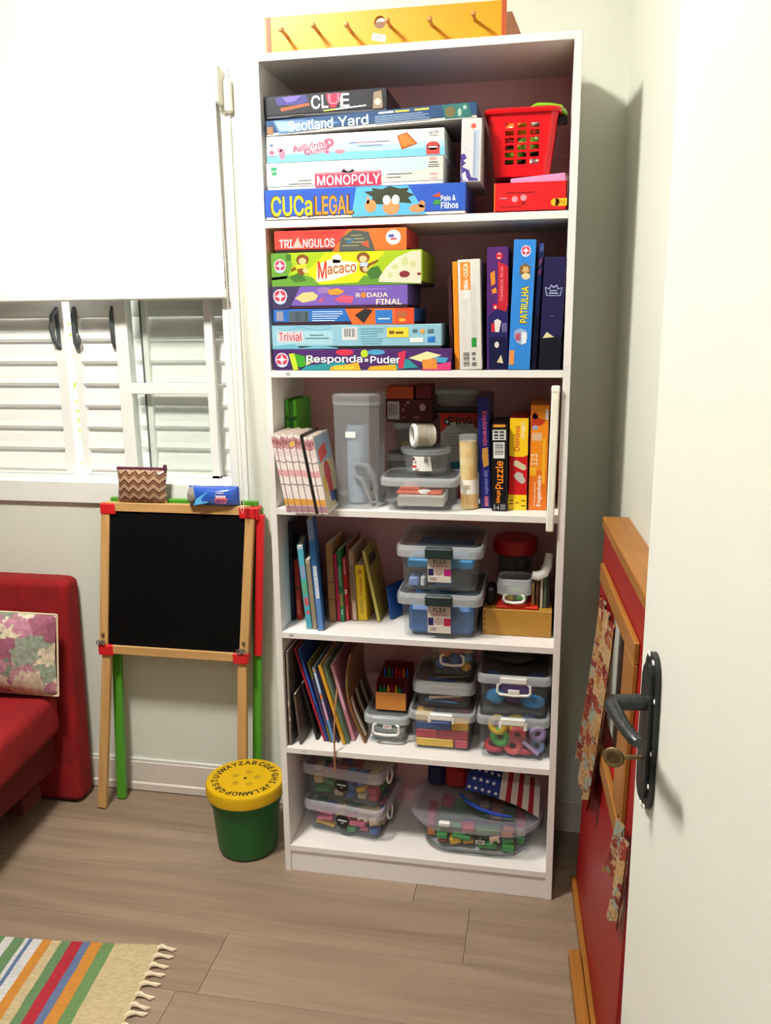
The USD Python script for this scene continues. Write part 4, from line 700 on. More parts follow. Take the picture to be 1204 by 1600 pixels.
# ---------------- third shelf: comics, canister, food boxes, tube, upright books
NC = 13; cth = .0076
for k in range(NC):
    x = .0445 + k * cth / math.cos(math.radians(9)); dark = k == 9; tall = .188 - .002 * (k % 3) - (.004 if k > 9 else 0)
    nth = ['first', 'second', 'third', 'fourth', 'fifth', 'sixth', 'seventh', 'eighth', 'ninth', 'tenth', 'eleventh', 'twelfth', 'last'][k]
    lab = 'comic with a plain black spine among the pink spined comics' if dark else '%s pink and white spined comic from the left in the leaning row' % nth
    it = [] if dark else [('spine_print', 'b07a80' if k % 2 else 'c08f92', [R(0, 3, 10, 17)]), ('spine_print', '8a4a4e', [R(2, 6, 8, 12)] if k % 3 else [C(5, 9, 3, 3)]), ('spine_print', 'd9a0a4', [R(0, 44, 10, 52)]), ('lettering', 'c9b0b2', [R(1, 19 + 3 * q, 9, 20 + 3 * q) for q in range(3)]),
        ('spine_print', '7a6064', [R(0, 33, 10, 34), R(0, 62, 10, 63)]), ('spine_print', 'd79a4a', [R(0, 81, 10, 89)]), ('spine_print', 'a98088', [R(0, 90, 10, 98)])] + ([('spine_print', 'e2b94a', [R(2, 8, 9, 14)])] if k in (5, 6) else [])
    t = book('comic_book', lab, x, -.058 + .004 * (k % 2), Z3 + .0008, cth * .93, tall, .132, 10, '1c1214' if dark else 'e9dcd8', it, c='comic book', group='comics leaning on the third shelf')
    if k == NC - 1:      # its cover faces the room's right side
        def cov(sh, col, l):
            m = ink(sh, (0, 0, 132, 184), .132, .184, l); v = m.vertices.copy(); m.vertices = np.stack([cth * .93 - v[:, 1], v[:, 0], v[:, 2]], 1); part(t, 'cover_print', m, mat(col, .3), smooth=False)
        for l, (sh, col) in enumerate([(R(6, 4, 128, 176), 'd9c9a0'), (R(6, 4, 128, 66), '9ab4cc'), (P((18, 36), (86, 24), (90, 52), (20, 66)), 'd8452f'), (C(62, 96, 26, 30), 'c23a34'), (R(46, 110, 84, 150), 'b8302e'), (R(52, 140, 84, 164), '2f4f9a'), (C(28, 118, 14, 22), 'd9b43c'), (C(98, 158, 18, 16), '3a2a24')]): cov([sh], col, l)
for k in range(3):
    book('booklet', 'green spined booklet, %s of three standing behind the comics' % ('left', 'middle', 'right')[k], .0030 + .0098 * k, .088 + .002 * (k % 2), Z3 + .0004, .0090, .252 - .003 * (k == 1), .13, 0, ('3f9a1e', '2f7a16', '54b02a')[k], [('spine_print', '1f5a12', [R(0, 16, 10, 20)])], c='booklet')
ct = thing('tall_canister', 'tall frosted plastic canister with a lid and scissors inside on the third shelf', 'canister', (.195, .066, Z3))
oc = lambda w, c, z: np.array([(sx * a, s2 * b, z) for sx, s2, a, b in ((1, 1, w - c, w), (-1, 1, w - c, w), (-1, 1, w, w - c), (-1, -1, w, w - c), (-1, -1, w - c, w), (1, -1, w - c, w), (1, -1, w, w - c), (1, 1, w, w - c))])
part(ct, 'canister', loft([oc(.051, .018, .0), oc(.053, .019, .004), oc(.0555, .020, .255), oc(.054, .0195, .255), oc(.0515, .0185, .005)]), CLR(.3), smooth=20)
part(ct, 'lid', loft([oc(.0562, .020, .247), oc(.0572, .021, .25), oc(.0572, .021, .270), oc(.052, .019, .274)]), CLR(.55), smooth=20)
part(ct, 'label', bx(-.022, .002, -.0580, -.0560, .172, .186), mat('f0efec', .5))
solo('scissors', 'grey looped scissors handle inside the frosted canister', 'scissors', tube([(-.022, 0, .09), (-.01, 0, .098), (.012, 0, .094), (.026, 0, .07), (.034, 0, .035), (.036, 0, .006), (.022, 0, .004), (.008, 0, .035), (-.002, 0, .06), (-.022, 0, .068)], [.004, .007, .008, .0085, .007, .004, .004, .006, .006, .004], 10), mat('8d8a90', .4), loc=(.203, .05, Z3 + .006))
solo('folded_paper', 'blue grey rolled sheet inside the frosted canister', 'paper', move(lathe([(.026, 0), (.027, .19), (.0255, .19), (.0245, 0)], 20), (0, 0, 0)), mat('97a4b6', .7), loc=(.185, .085, Z3 + .006))
# food boxes
t, *_ = tub('food_container', 'low square clear food container with white paper inside on the third shelf', .3465, .004, Z3, .160, .172, .125, .072, .022, .2, .016, .012)
solo('card_pile', 'pile of white cards inside the low clear container', 'cards', bx(-.055, .055, -.05, .05, 0, .024, .002), mat('dcd4cc', .7), loc=(.348, .068, Z3 + .010))
solo('cloth_scrap', 'crumpled white scrap on the cards in the low container', 'paper', blob((0, 0, 0), (.017, .012, .006), 5, .5), mat('e9e6e2', .8), loc=(.354, .045, Z3 + .040))
solo('folded_felt', 'salmon red folded felt inside the low clear container', 'cloth', cat([bx(-.055, .055, -.035, .04, 0, .008, .003), bx(-.05, .0, -.02, .05, .0085, .014, .002)]), mat('d0664a', .9), loc=(.342, .070, Z3 + .0345))
t = thing('round_tub', 'round clear tub with a white price label standing on the low container', 'tub', (.3525, .085, Z3 + .084))
an = 40
part(t, 'tub', lathe([(0, 0), (.046, 0), (.050, .004), (.0545, .050), (.053, .050), (.0485, .005), (0, .002)], 40), CLR(.24), smooth=40)
part(t, 'lid', lathe([(0, .052), (.052, .051), (.0585, .046), (.0605, .049), (.0605, .056), (.058, .0585), (.05, .056), (0, .055)], 44), CLR(.34), smooth=40)
lb = lathe([(.0527, .008), (.0556, .043), (.0552, .043), (.0523, .008)], 60); v = lb.triangles_center; aa = np.degrees(np.arctan2(v[:, 1], v[:, 0])); lb.update_faces((aa > -116) & (aa < -70)); lb.remove_unreferenced_vertices()
part(t, 'price_label', lb, mat('efebe8', .5))
m = ink([R(2, 3, 10, 9)], (0, 0, 60, 36), .045, .034, 0); part(t, 'label_print', move(m, (-.026, -.0558, .009), rz=-6), mat('6a1c34', .5), smooth=False)
m = ink([R(2, 22, 16, 28)], (0, 0, 60, 36), .045, .034, 0); part(t, 'label_print', move(m, (-.026, -.0558, .009), rz=-6), mat('c9303c', .5), smooth=False)
m = ink(barcode(0, 0, 12, 20, 7, 5, True), (0, 0, 60, 36), .045, .034, 0); part(t, 'barcode', move(m, (.004, -.0578, .011), rz=4), mat('2a2a2a', .5), smooth=False)
t = thing('tape_roll', 'roll of clear adhesive tape on white core standing on the round tub', 'tape', (.345, .085, Z3 + .084 + .0865), 24)
part(t, 'tape', move(lathe([(.016, -.020), (.027, -.020), (.027, .020), (.016, .020)], 30), (0, 0, 0), rx=0, ry=90), mat('c9bfae', .15, 'clear', fac=.55, tint=(.85, .8, .7)), smooth=40)
for x, r in ((-.022, .0285), (.023, .024)): part(t, 'core_ring', move(torus(r - .005, .0055, 30, 10), (x, 0, 0), ry=90), mat('edece8', .4))
# containers behind
t, *_ = tub('food_container', 'frosted lidded container at the back of the third shelf behind the round tub', .297, .163, Z3, .105, .113, .080, .104, .016, .34, .014, .008)
t, *_ = tub('food_container', 'small frosted container with yellow content stacked at the back of the third shelf', .303, .168, Z3 + .1200, .080, .090, .066, .062, .014, .34, .012, .008)
solo('yellow_scrap', 'yellow piece inside the small frosted container at the back', 'toy', bx(-.03, .03, -.02, .02, 0, .012, .003), mat('d9b23a', .5), loc=(.305, .195, Z3 + .1280))
t = game('small_box', 'dark red small carton with barcode on the stacked containers under the third board', .241, Z3 + .1930, .118, .056, .09, .160, '4a0f16', (0, 0, 118, 56), [('label', 'b9aeb0', [R(4, 6, 34, 50)]), ('barcode', '4a3a3c', barcode(7, 12, 31, 40, 9, 7)), ('print', '8a4a50', [C(44, 26, 5, 5), R(46, 12, 52, 18), R(40, 42, 48, 48), R(68, 42, 84, 48)]), ('print', 'b48a8e', [C(92, 20, 8, 9), C(56, 8, 4, 3)])], c='carton')
solo('orange_carton', 'small orange carton on top of the dark red carton', 'carton', bx(0, .066, 0, .07, 0, .030, .001), mat('b8471e', .45), loc=(.244, .160, Z3 + .2497), smooth=False)
solo('carton_side', 'dark red toy block beside the orange carton', 'toy', bx(0, .040, 0, .06, 0, .034, .002), mat('6a1218', .45), loc=(.316, .16, Z3 + .2497), smooth=False)
t = game('card_game', 'red and white card game pack labelled PINO at the back of the third shelf', .3760, Z3, .098, .220, .05, .172, 'b9b4ae', (683, 640, 748, 785), [('panel', 'd8261c', [P((683, 640), (748, 640), (748, 662), (700, 658), (684, 676))]), ('lettering', '1c1c1c', [T('Pino', 695, 648, 736, 664, 6)]), ('emblem', '1a1a1a', [C(694, 658, 5, 5)]), ('emblem', 'dedcd8', [C(694, 658, 2.6, 2.6)]), ('emblem', '8a1a1a', [C(744, 660, 6, 8)]), ('lettering', '8f8b86', lines(708, 664, 730, 670, 2, 2)), ('lettering', '9a9690', lines(690, 676, 742, 706, 6, 8, .3)), ('panel', '2b7f8c', [R(700, 724, 748, 741)]), ('panel', 'c0222a', [R(690, 748, 720, 785)])], c='card game', upright=True)
solo('black_tray', 'flat black tray lying on the PINO pack', 'tray', cat([bx(0, .105, 0, .07, 0, .004, .001), bx(0, .105, 0, .004, 0, .014, .001), bx(0, .004, 0, .07, 0, .014, .001), bx(.101, .105, 0, .07, 0, .014, .001)]), mat('141214', .4), loc=(.368, .125, Z3 + .2205), smooth=False)
t, *_ = tub('clear_tray', 'shallow clear tray on top of the black tray under the third board', .42, .130, Z3 + .2355, .095, .100, .075, .038, .012, .22, 0, 0)
t = thing('paper_tube', 'cream cardboard tube with gold pattern and clear cap on the third shelf', 'tube', (.4605, .064, Z3 + .001), ry=-2.0)
part(t, 'tube', lathe([(0, 0), (.0205, 0), (.0208, .003), (.0205, .160), (0, .160)], 40), mat('ded3a2', .4, 'mottle', c2='cf9f62', sc=22, bump=.02), smooth=40)
part(t, 'cap', lathe([(0, .160), (.0214, .160), (.0214, .174), (.019, .176), (0, .176)], 40), CLR(.5), smooth=40)
wl = lathe([(.0210, .036), (.0210, .070), (.0206, .070), (.0206, .036)], 48); part(t, 'label', wl, mat('efe9dd', .5)); part(t, 'label_print', bx(-.008, .004, -.0214, -.0208, .048, .058), mat('b7ab8c', .6))
fb = (0, 0, 24, 172)
game('game_box', 'slim dark blue upright box with red and orange lettering beside the cream tube', .4855, Z3, .0262, .2615, .18, .066, '1c1f66', (0, 0, 24, 172), [('lettering', 'c8506a', [T('Explorando', 8, 20, 20, 74, -90)]), ('artwork', 'c08a3c', [P((8, 78), (20, 76), (21, 104), (10, 108), (7, 92))]), ('lettering', '7f86c8', [T('jogo educativo', 9, 112, 20, 150, -90)]), ('print', 'b0607e', [R(10, 153, 18, 169)])], upright=True, ry=-2.3)
game('game_box', 'short black MEGA PUZZLE box with orange lettering on the third shelf', .5148, Z3, .0358, .2030, .16, .038, '0f0e10', (0, 0, 25, 135), [('edge', 'd9902c', [R(3, 0, 22, 4)]), ('label', 'c9cac8', [R(1.5, 8, 23, 24)]), ('barcode', '3a3a3a', [R(4, 10, 11, 13), R(13, 10, 20, 13), R(4, 15, 11, 18), R(13, 15, 20, 18), R(4, 20, 11, 22), R(13, 20, 20, 22)]), ('label', 'dcdcda', [R(3, 27, 21, 52)]), ('barcode', '3a3a3a', barcode(5, 29, 19, 47, 9, 8, True)), ('lettering', 'ee8a22', [T('Puzzle', 6, 56, 19, 100, 90), T('Mega', 7, 102, 15, 122, 90)]), ('lettering', 'b9b9bd', [T('3-4', 3, 125, 12, 133)]), ('print', '6d6d72', [R(14, 124, 22, 133)])], upright=True, ry=-1.1)
game('game_box', 'yellow and red upright domino box between the puzzle and the orange box', .5520, Z3, .0425, .2165, .17, .056, 'c4161c', (0, 0, 31, 142), [('panel', 'f0c41c', [P((0, 0), (31, 0), (31, 56), (24, 59), (8, 59), (0, 57))]), ('lettering', 'c8332a', [T('Domino', 8, 12, 17, 50, 90)]), ('lettering', 'e9e3d6', [T('Jogo', 18, 6, 26, 32, 90)]), ('artwork', 'cdbf9c', [P((8, 66), (12, 64), (28, 72), (29, 78), (24, 80), (7, 72))]), ('artwork', 'b8b4ac', [P((8, 88), (14, 82), (22, 84), (28, 94), (28, 98), (22, 101), (12, 94))]), ('panel', 'efc81e', [R(0, 118, 31, 142)]), ('print', '5f4a10', [R(2, 126, 8, 128), R(2, 131, 8, 133), R(12, 130, 18, 131.5), R(22, 126, 29, 128), R(22, 134, 29, 136)])], upright=True)
game('game_box', 'orange ENGENHEIRO building game box at the right end of the third shelf', .5985, Z3, .0415, .2460, .18, .062, 'e88a1c', (0, 0, 31, 162), [('panel', 'd9701c', [R(0, 100, 31, 162)]), ('artwork', 'c23a1e', [P((2, 16), (8, 12), (14, 20), (26, 22), (20, 30), (2, 34)), C(8, 16, 5, 5)]), ('artwork', '9aa0c0', [C(8, 34, 5, 3.6)]), ('artwork', 'd8b08a', [R(3, 42, 20, 54)]), ('sticker', 'e2dcd6', [R(25, 6, 30, 22)]), ('lettering', 'f3ddb8', [T('123', 2, 74, 14, 92, 90)]), ('print', 'e9b02a', [R(1, 95, 12, 108), R(22, 50, 27, 120)]), ('lettering', 'f6efe6', [T('Engenheiro', 14, 108, 23, 156, 90)]), ('lettering', 'e9c79a', [T('Pequeno', 8, 118, 13, 156, 90)])], upright=True)
ws = thing('white_slat', 'long white flat bar clipped upright on the bookcase front edge by the third shelf', 'bar', (.6405, -.014, .962), ry=.6)
part(ws, 'bar', bx(0, .0175, 0, .0135, 0, .328, .003), mat('ece9dc', .45)); part(ws, 'end_cap', bx(-.0008, .0183, -.0008, .0138, .314, .330, .003), mat('f1efe6', .45))

# ---------------- fourth shelf: books, two latch boxes, wooden box
BK4 = [('navy', 'tall dark navy book against the left side of the fourth shelf', .0012, .081, .0075, .262, .15, 0, '10142e', []),
 ('red', 'red orange spined book second from the left on the fourth shelf', .0130, .090, .0125, .160, .14, 1.2, 'c9301c', [('spine_print', '7a3a1e', [R(1, 44, 9, 50)]), ('spine_print', 'd8664a', [R(2, 66, 8, 92)])]),
 ('cyan', 'turquoise spined book with coloured bands leaning on the fourth shelf', .0565, .029, .0140, .216, .115, 4.6, '4fb0c4', [('spine_print', 'b9c4d0', [R(0, 0, 10, 4)]), ('spine_print', '8fa0c8', [R(1, 24, 9, 38)]), ('spine_print', '5fae8a', [R(1, 42, 9, 58)]), ('spine_print', 'c4606e', [R(2, 62, 9, 72), R(3, 78, 9, 83)]), ('spine_print', '48a0b0', [R(0, 86, 10, 100)])]),
 ('beige', 'grey beige book leaning beside the turquoise one', .0735, .028, .0110, .182, .115, 4.4, '9a8b74', [('spine_print', 'b5a98e', [R(0, 0, 10, 5)])]),
 ('blue', 'tallest blue spined book with white lettering on the fourth shelf', .0885, .020, .0140, .286, .125, 3.9, '2f6fb4', [('spine_print', '7f8fb8', [R(0, 0, 10, 18)]), ('spine_print', 'a9b6d0', [R(2, 41, 9, 71)]), ('lettering', 'e9eef4', [T('BRANCA DE NEVE', 3, 41.5, 8.5, 70, 90)]), ('spine_print', '5f86c0', [R(1, 72, 9, 100)])]),
 ('brown', 'tan wood coloured book right of the tall blue one', .1010, .088, .0165, .208, .14, 1.6, 'a87a4e', [('spine_print', '7d5a36', [R(0, 22, 10, 24), R(0, 48, 10, 50), R(0, 70, 10, 72)])]),
 ('pink', 'thin magenta spined book on the fourth shelf', .1215, .093, .0075, .180, .14, 2.2, 'c41f52', []),
 ('green', 'green spined book with patterned panels on the fourth shelf', .1300, .091, .0095, .190, .14, 2.1, '1f7a4a', [('spine_print', '6f9a7e', [R(1, 22, 9, 50)]), ('spine_print', 'a8884a', [R(1, 60, 9, 78)]), ('spine_print', '8fb89a', [R(3, 82, 8, 90)])]),
 ('red', 'thin bright red spined book with a white mark on the fourth shelf', .1405, .102, .0085, .167, .14, 2.1, 'bf1620', [('spine_print', 'd88a8e', [R(3, 2, 8, 26)]), ('spine_print', 'f0e6e4', [R(2, 50, 9, 53), R(2, 54, 9, 57)]), ('spine_print', 'c85a5e', [R(3, 76, 9, 98)])]),
 ('rust', 'thin dark rust book on the fourth shelf before the cream one', .1500, .112, .0070, .200, .14, 2.4, '7c3a30', []),
 ('cream', 'worn cream and brown spined book left of the yellow dictionary', .1580, .106, .0115, .186, .14, 2.5, 'b8987c', [('spine_print', '8a6a54', [R(2, 20, 8, 70)]), ('spine_print', 'd8b8a0', [R(1, 74, 9, 99)])]),
 ('yellow', 'thick yellow book with red lettering on the fourth shelf', .1715, .110, .0240, .148, .14, 2.6, 'f0c818', [('lettering', 'c0302a', [T('Português', 4, 22, 7, 54, 90)]), ('emblem', 'd08a20', [C(5.2, 12, 2.2, 5)]), ('print', 'd8b018', [R(3, 62, 7, 88)])])]
for nm, lab, x, y, th, h, d, ti, col, it in BK4: book('book', lab, x, y, Z4 + .0006, th, h, d, ti, col, it, rz=12 if nm in ('cyan', 'beige', 'blue') else 0)
ob = book('book', 'olive yellow paperback leaning at an angle with its cover showing', .2235, .106, Z4 + .0012, .0075, .190, .135, 11.5, 'a08f2c', [('spine_print', 'c8b860', [R(0, 0, 10, 100)])])
for l, (sh, col) in enumerate([(R(3, 3, 132, 186), '9a8a2e'), (R(16, 20, 96, 46), '2c2a1c'), (P((70, 78), (92, 84), (86, 108), (70, 112)), 'a8562c'), (C(104, 142, 8, 8), 'a8462c')]):
    m = ink([sh], (0, 0, 135, 190), .135, .190, l); v = m.vertices.copy(); m.vertices = np.stack([.0075 - v[:, 1], v[:, 0], v[:, 2]], 1); part(ob, 'cover_print', m, mat(col, .4), smooth=False)
solo('booklet', 'blue angular booklet standing right of the olive paperback', 'booklet', cat([move(bx(0, .003, 0, .085, 0, .088, .0006), ry=-8, rz=-24), move(bx(.004, .007, 0, .085, 0, .086, .0006), ry=-8, rz=-24)]), mat('1c4f9a', .45), loc=(.2520, .128, Z4 + .0012))
for k, (z, hh, lab) in enumerate(((Z4, .1045, 'lower clear latch box with blue things inside stacked on the fourth shelf'), (Z4 + .1225, .100, 'upper clear latch box with blue things inside stacked on the fourth shelf'))):
    t, wb, wt, db, h = tub('latch_box', lab, .395, .012, z, .176, .190, .200, hh, .018, .15, .022, .016, group=None)
    yf = -db / 2 - (wt - wb) / 2 - .009
    part(t, 'latch', cat([bx(-.033, .033, yf - .004, yf + .018, h - .016, h + .010, .003), bx(-.031, .031, yf - .002, yf + .02, h + .0095, h + .0125, .001)]), mat('20302e', .35))
    g0 = .016 if k == 0 else .022; fr = (593, 940, 704, 1050) ; LBW, LBH = .0560, h - .016 - g0
    for i, (nm, col, sh) in enumerate([('label', 'd9cfc8', [R(0, 0, 40, 44, 2)]), ('lettering', '1c1a1c', [T('FLEX', 10, 4, 32, 11)]), ('label_print', 'b04a58', [R(9, 13.5, 33, 16)]), ('lettering', 'f0e6e4', [T('MULTIUSO', 10, 14, 32, 15.6)]), ('label_print', '1c1f5a', [R(1, 20, 10, 32)]), ('label_print', 'b0207a' if k else 'b01f4a', [R(28, 20, 40, 32)]), ('label_print', 'b5a098', [C(19, 25, 8, 6)]), ('label_print', 'd9d2c8', [R(1, 33, 40, 44)]), ('barcode', '5a5450', barcode(4, 35, 16, 41, 12, 9))]):
        m = ink(sh, (0, 0, 40, 44), LBW, LBH, i); m = move(m, (-LBW / 2, -db / 2 - .0012, g0), rx=math.degrees(math.atan2((wt - wb) / 2, h))); part(t, nm, m, mat(col, .4), smooth=False)
for nm, col, lab, b, z, ch in (('toy_case', '1462ac', 'dark blue case filling the lower latch box', (-.078, .080, -.086, .08, 0, .072), Z4 + .006, .01), ('toy_case', '2f86c4', 'blue tray lying low at the front of the lower latch box', (-.075, .076, -.0, .05, 0, .012), Z4 + .0792, .003),
    ('toy_case', '1f8fcb', 'bright blue tray at the front of the upper latch box', (-.080, .080, -.088, .07, .0, .022), Z4 + .1225 + .052, .004), ('toy_case', '1a5f9e', 'dark blue folded sheet at the top of the upper latch box', (-.066, .070, -.08, .070, 0, .014), Z4 + .1225 + .0755, .004), ('toy_case', '7f96d8', 'small periwinkle block at the left of the upper latch box', (-.076, -.052, -.088, -.05, 0, .022), Z4 + .1225 + .006, .003),
    ('toy_case', 'd4dcdf', 'white block beside the periwinkle one in the upper latch box', (-.048, -.036, -.088, -.05, 0, .024), Z4 + .1225 + .006, .003), ('toy_case', '3f78c4', 'flat blue piece low in the upper latch box', (-.012, .028, -.088, -.05, 0, .014), Z4 + .1225 + .006, .003)):
    solo(nm, lab, 'toy', bx(*b, ch), mat(col, .4), loc=(.395, .112, z), smooth=30)
wb_ = thing('wooden_box', 'varnished wooden box with finger joints at the right of the fourth shelf', 'box', (.4955, .062, Z4))
part(wb_, 'box', bx(0, .166, 0, .19, 0, .0665, .0015), mat('b98a35', .4, 'wood', c2='9a6c24', axis=0))
for k in range(4): part(wb_, 'finger_joint', bx(-.0008, .006, -.0008, .0, .006 + k * .016, .013 + k * .016), mat('7a4f1c', .5), smooth=False)
ZW = Z4 + .0668
solo('red_tray', 'small flat red tray on the wooden box', 'tray', bx(0, .100, 0, .085, 0, .007, .002), mat('cf2a16', .35), loc=(.528, .068, ZW))
t, *_ = tub('food_container', 'small clear container with white lid and green pieces on the red tray', .570, .076, ZW + .0072, .062, .070, .060, .050, .010, .2, .030, .012)
bail(t, .07, -.036, .030, .050, .018, HND)
solo('toy_piece', 'yellow piece inside the small white lidded container', 'toy', blob((0, 0, 0), (.014, .011, .008), 1, .2), mat('e8c022', .4), loc=(.556, .10, ZW + .018)); solo('toy_piece', 'green piece inside the small white lidded container', 'toy', blob((0, 0, 0), (.015, .011, .009), 2, .2), mat('52b02a', .4), loc=(.586, .10, ZW + .019)); solo('toy_piece', 'lime green upper piece inside the small white lidded container', 'toy', blob((0, 0, 0), (.022, .012, .010), 3, .2), mat('8cb84a', .4), loc=(.572, .102, ZW + .038))
t = thing('glass_jar', 'clear jar with a wide dark red lid on the wooden box', 'jar', (.566, .195, ZW))
part(t, 'jar', lathe([(0, 0), (.040, 0), (.044, .006), (.044, .10), (.040, .118), (.038, .118), (.042, .10), (.042, .008), (0, .003)], 36), CLR(.12), smooth=40); part(t, 'lid', lathe([(0, .150), (.052, .150), (.056, .146), (.056, .116), (.053, .112), (0, .114)], 40), mat('a80f16', .35), smooth=40)
for k, (c, p) in enumerate((('3a1216', (-.01, -.012, .06)), ('11102a', (.018, -.014, .085)), ('5a1c14', (.0, .012, .03)))): solo('jar_candy', ('dark red', 'dark blue', 'brown')[k] + ' lump inside the red lidded jar', 'toy', blob((0, 0, 0), (.021, .017, .02), k, .3), mat(c, .5), loc=(.566 + p[0], .195 + p[1], ZW + p[2]))
solo('plastic_hose', 'white bent plastic hose piece at the right of the wooden box', 'hose', tube([(.612, .08, ZW + .085), (.624, .082, ZW + .083), (.640, .085, ZW + .090), (.648, .09, ZW + .108), (.651, .10, ZW + .135)], [.010, .012, .012, .011, .009], 14), mat('e9e7e4', .35), smooth=40)
for k, (x, c, h, d) in enumerate(((.612, '9a7a4e', .060, .05), (.622, '5a3a2a', .058, .06), (.632, 'b9ad98', .078, .10), (.6405, '4a5a44', .080, .10), (.6475, '1c1c1c', .09, .11))):
    book('booklet', ('tan', 'brown', 'pale grey', 'grey green', 'black')[k] + ' thin booklet standing on the right end of the wooden box', x, .088, ZW + .0004, .0065, h, d, 0, c, (), c='booklet')
solo('pencil_bundle', 'black patterned pen case standing left of the red tray', 'pen case', bx(0, .020, 0, .06, 0, .045, .006), mat('17151a', .5), loc=(.502, .085, ZW))

# ---------------- fifth shelf: leaning magazines, pencil box, tubs
BK5 = [('plastic_folder', 'clear plastic sleeve of grey papers at the left end of the fifth shelf', .0030, .012, .0095, .258, .20, .2, '4c443e', [('print', '8a7a6c', [R(3, 2, 7, 98)]), ('print', 'b9b0a8', [R(2, 52, 6, 58), R(4, 70, 8, 74)])]),
 ('magazine', 'grey brown magazine leaning second from the left on the fifth shelf', .0300, .018, .0060, .140, .20, 5.0, '5c4c44', []),
 ('magazine', 'black magazine leaning left of the crimson one', .0650, .050, .0080, .160, .19, 13.5, '121014', []),
 ('magazine', 'magazine with a crimson spine leaning steeply on the fifth shelf', .0880, .045, .0058, .262, .19, 16.2, 'a81c34', []),
 ('magazine', 'royal blue magazine leaning right of the crimson one', .0945, .045, .0068, .260, .19, 15.6, '1f3f8a', [('print', '2f56a8', [R(1, 10, 9, 60)])]),
 ('magazine', 'olive and purple spined magazine in the leaning row', .1045, .042, .0055, .225, .19, 14.0, '6a6420', [('print', '4a3a6a', [R(0, 20, 10, 80)])]),
 ('magazine', 'pale blue spined children\'s magazine with an orange mark', .1120, .040, .0075, .212, .18, 13.2, '6f92c8', [('print', 'd9966a', [C(5, 4, 4, 3)]), ('print', 'b9cbe4', [R(1, 8, 9, 34)]), ('emblem', 'e06a2a', [C(5, 39, 4.4, 4)]), ('print', 'd69ab4', [R(1, 46, 9, 70)]), ('print', '5f8fc0', [R(1, 72, 9, 99)])]),
 ('magazine', 'dark purple magazine between the pale blue and the yellow ones', .1235, .044, .0060, .205, .19, 13.6, '2a1c3c', []),
 ('magazine', 'yellow spined magazine leaning on the fifth shelf', .1400, .036, .0085, .222, .19, 15.6, 'd9a22e', [('print', 'b8861e', [R(2, 62, 7, 86)])]),
 ('magazine', 'grey green magazine right of the yellow one', .1500, .042, .0070, .222, .19, 15.4, '5f7a66', []),
 ('magazine', 'pink spined magazine standing behind the yellow one', .1595, .060, .0095, .215, .18, 14.6, 'd28a9c', [('print', 'e4b0bc', [R(3, 2, 9, 60)])])]
for nm, lab, x, y, th, h, d, ti, col, it in BK5: book(nm, lab, x, y, Z5 + .0006 + th * math.sin(math.radians(ti)) * 0, th, h, d, ti, col, it, c='magazine' if nm == 'magazine' else 'folder')
def bent(name, label, x0, y0, thick, h, d, m, stripes=False):
    t = thing(name, label, 'magazine', (x0, y0, Z5)); n = 22; fz = np.linspace(0, 1, n)
    cx = -.034 * np.sin(fz * math.pi * .5) ** 1.1 - .006 + .018 * np.cos(fz * math.pi) * 0 + .020 * np.sin(fz * math.pi) * -1 + .030 * (1 - fz) ** 6 * 0
    rings = [np.array([(c, 0, z * h + .001), (c + thick, 0, z * h + .001), (c + thick, d, z * h + .001), (c, d, z * h + .001)]) for c, z in zip(cx, fz)]
    part(t, 'cover', loft(rings), m, smooth=25)
    return t, cx, fz
t, cx, fz = bent('curved_magazine', 'bent brown and olive magazine with zebra stripes sagging at the end of the leaning row', .200, .052, .006, .245, .19, mat('6a5a30', .35, 'mottle', c2='8a4a2c', sc=16, bump=.02))
for k in range(6):       # zebra stripes on the lower part of the cover that faces right
    rings = [np.array([(cx[i] + .0064, .012 + .028 * k, fz[i] * .245), (cx[i] + .0068, .012 + .028 * k, fz[i] * .245), (cx[i] + .0068, .026 + .028 * k, fz[i] * .245), (cx[i] + .0064, .026 + .028 * k, fz[i] * .245)]) + np.array((0, 0, .002)) for i in range(1, 11)]
    part(t, 'zebra_stripe', loft(rings), mat('d8d4c8' if k % 2 == 0 else '16161a', .4), smooth=False)
solo('cord', 'brown cord hanging down over the fifth shelf edge', 'cord', tube([(.131, .030, Z5 + .158), (.130, .012, Z5 + .12), (.1300, -.006, Z5 + .06), (.1295, -.006, Z5 + .01), (.1295, -.005, Z5 - .02), (.129, -.004, Z5 - .055)], .0022, 8), mat('a8704a', .7))
t, *_ = tub('small_tub', 'small grey clear tub with a white handle under the pencil box', .2525, .062, Z5, .100, .110, .170, .070, .014, .26, .018, .010)
bail(t, .11, -.093, .058, .068, .026, HND)
prm = (0, 0, 24, 12); m = ink([R(0, 0, 24, 12)], prm, .022, .011, 0); part(t, 'label', move(m, (-.008, -.0935, .046)), mat('e6e0e0', .5)); m = ink([R(3, 5, 21, 8)], prm, .022, .011, 1); part(t, 'label_print', move(m, (-.008, -.0935, .046)), mat('b8606a', .5))
solo('felt_piece', 'teal green felt inside the small grey tub', 'cloth', bx(-.035, .035, -.06, .06, 0, .026, .006), mat('2f7f74', .8), loc=(.2525, .146, Z5 + .034))
solo('grey_cloth', 'grey cloth lying at the bottom of the small grey tub', 'cloth', bx(-.042, .042, -.07, .07, 0, .026, .006), mat('8a8d88', .8), loc=(.2525, .145, Z5 + .005))
bxp = thing('pencil_box', 'small orange fronted open box of crayons standing on the small tub', 'crayon box', (.2200, .082, Z5 + .084), rx=0)
